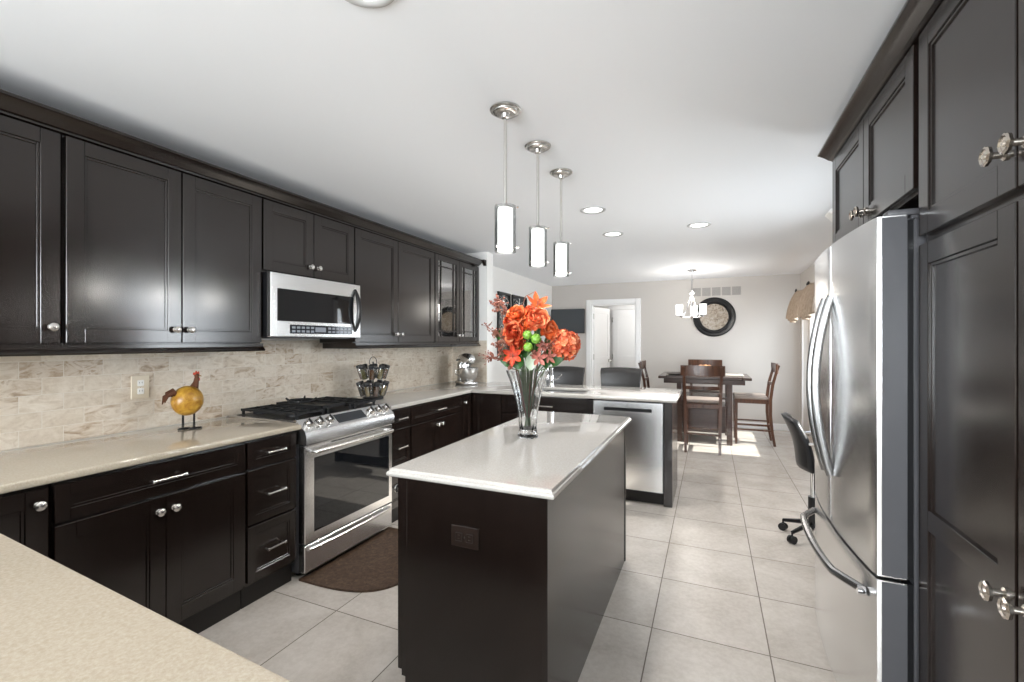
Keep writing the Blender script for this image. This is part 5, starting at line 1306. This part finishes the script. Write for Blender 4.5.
leaf_spray(-3.5, 12.0, -5.0, 0.080, 0.034, 'leaf_green', 'dark green leaf between the left rose and the green buds', cam_d + RT * 0.3)
def twig(pts, label, berries, leaves, mat='twig_brown'):
    P = [fpos(*q) for q in pts]; root = thing('twig', P[-1], label, 'twig')
    base = Vector((VX, VY, CT + 0.33)) + Vector((P[0].x - VX, P[0].y - VY, 0)).normalized() * 0.06
    MB().tube([Vector((VX, VY, CT + 0.06)), Vector((VX, VY, CT + 0.18)) + (base - Vector((VX, VY, CT + 0.33))) * 0.45, base] + P, 0.0022, 6).build('stem', 'twig_brown', root)
    if berries:
        m = MB(); n, rad, r = berries
        for k in range(n):
            q = P[-1] + Vector((random.gauss(0, rad), random.gauss(0, rad), random.gauss(0, rad))); m.ball(tuple(q), r * random.uniform(0.7, 1.2), u=8, v=6)
            m.tube([P[-1], q], 0.0010, 5)
        m.build('berry', 'twig_berry', root)
    if leaves:
        m = MB(); n, L = leaves
        for k in range(n):
            i = random.randrange(len(P)); q = P[i] if i == 0 else P[i].lerp(P[i - 1], random.random())
            petal(m, Matrix.Translation(q) @ aim((random.uniform(-1, 1), random.uniform(-1, 1), random.uniform(-0.6, 1))) @ Matrix.Rotation(random.uniform(0, 6), 4, 'Z'), L * random.uniform(0.6, 1.1), L * 0.24, 0.4, 0.3, n=4, tip=1)
        m.build('leaf', mat, root, smooth=80, recalc=False)
    return root
leaf_spray(-10.5, 2.0, -4.0, 0.09, 0.034, 'leaf_green', 'dark green leaf at the lower left behind the reddish sprigs', cam_d + RT * -0.6)
leaf_spray(2.5, 8.0, -5.0, 0.09, 0.036, 'leaf_green', 'dark green leaf in the shaded centre above the vase rim', cam_d + RT * -0.1)
leaf_spray(11.0, 11.0, -3.0, 0.08, 0.036, 'leaf_green', 'dark green leaf between the pink flowers and hydrangea', cam_d + RT * 0.2)
twig([(-7, 12, 0), (-12, 24, 1), (-15, 33.5, 1)], 'brown berry sprig at the upper left of the bouquet', (46, 0.020, 0.0055), (10, 0.03))
twig([(-8, 8, -2), (-14, 17, -3), (-20.5, 22.0, -3)], 'thin brown leafy twig pointing left beside the wall end', (8, 0.012, 0.004), (14, 0.042))
twig([(-6, 4, -5), (-12, 6, -6), (-20.0, 7.2, -6)], 'reddish feathery sprig at the lower left of the bouquet', (26, 0.018, 0.0035), (26, 0.040), 'twig_berry')
twig([(-8, 3, -7), (-11.5, 6, -8), (-13.5, 11, -7)], 'reddish berry sprig beside the small red lily', (36, 0.019, 0.0045), (22, 0.038), 'twig_berry')
twig([(-3, 14, 2), (-3.5, 30, 4), (-1.0, 37.5, 4), (4.0, 40.0, 4)], 'thin arching brown stem over the top of the bouquet', None, None)
twig([(-6, 8, -4), (-11, 14, -5), (-15.0, 19.0, -5)], 'brown leafy twig left of the deep red-orange rose', (16, 0.015, 0.004), (20, 0.045))
twig([(-6, 10, -2), (-10, 22, -2), (-11.5, 30.0, -2)], 'brown leafy twig left of the upper orange rose', (16, 0.016, 0.004), (18, 0.045))
twig([(5, 6, -5), (8, 9, -9), (8.5, 12.5, -9.5)], 'pinkish berry sprig right of the green buds', (40, 0.018, 0.0042), (6, 0.028), 'twig_berry')
twig([(1, 4, -6), (3, 7, -10), (2.5, 9.5, -11)], 'small pink berry sprig below the green buds', (24, 0.014, 0.0042), (6, 0.028), 'twig_berry')

# ------------------------------------------------------------------ small unidentified pale box high beside the refrigerator cabinet
wb = MB(Matrix.Translation((0.60, 2.80, 2.050)) @ Matrix.Rotation(R(45), 4, 'Y')).box(-0.038, 0.038, -0.054, 0.046, -0.038, 0.038, 0.005)
tag(wb.build('pale_wall_box', 'white_plastic', base=(0.60, 2.80, 1.996), smooth=30), 'small pale box mounted high beside the cabinet over the refrigerator', 'fitting')
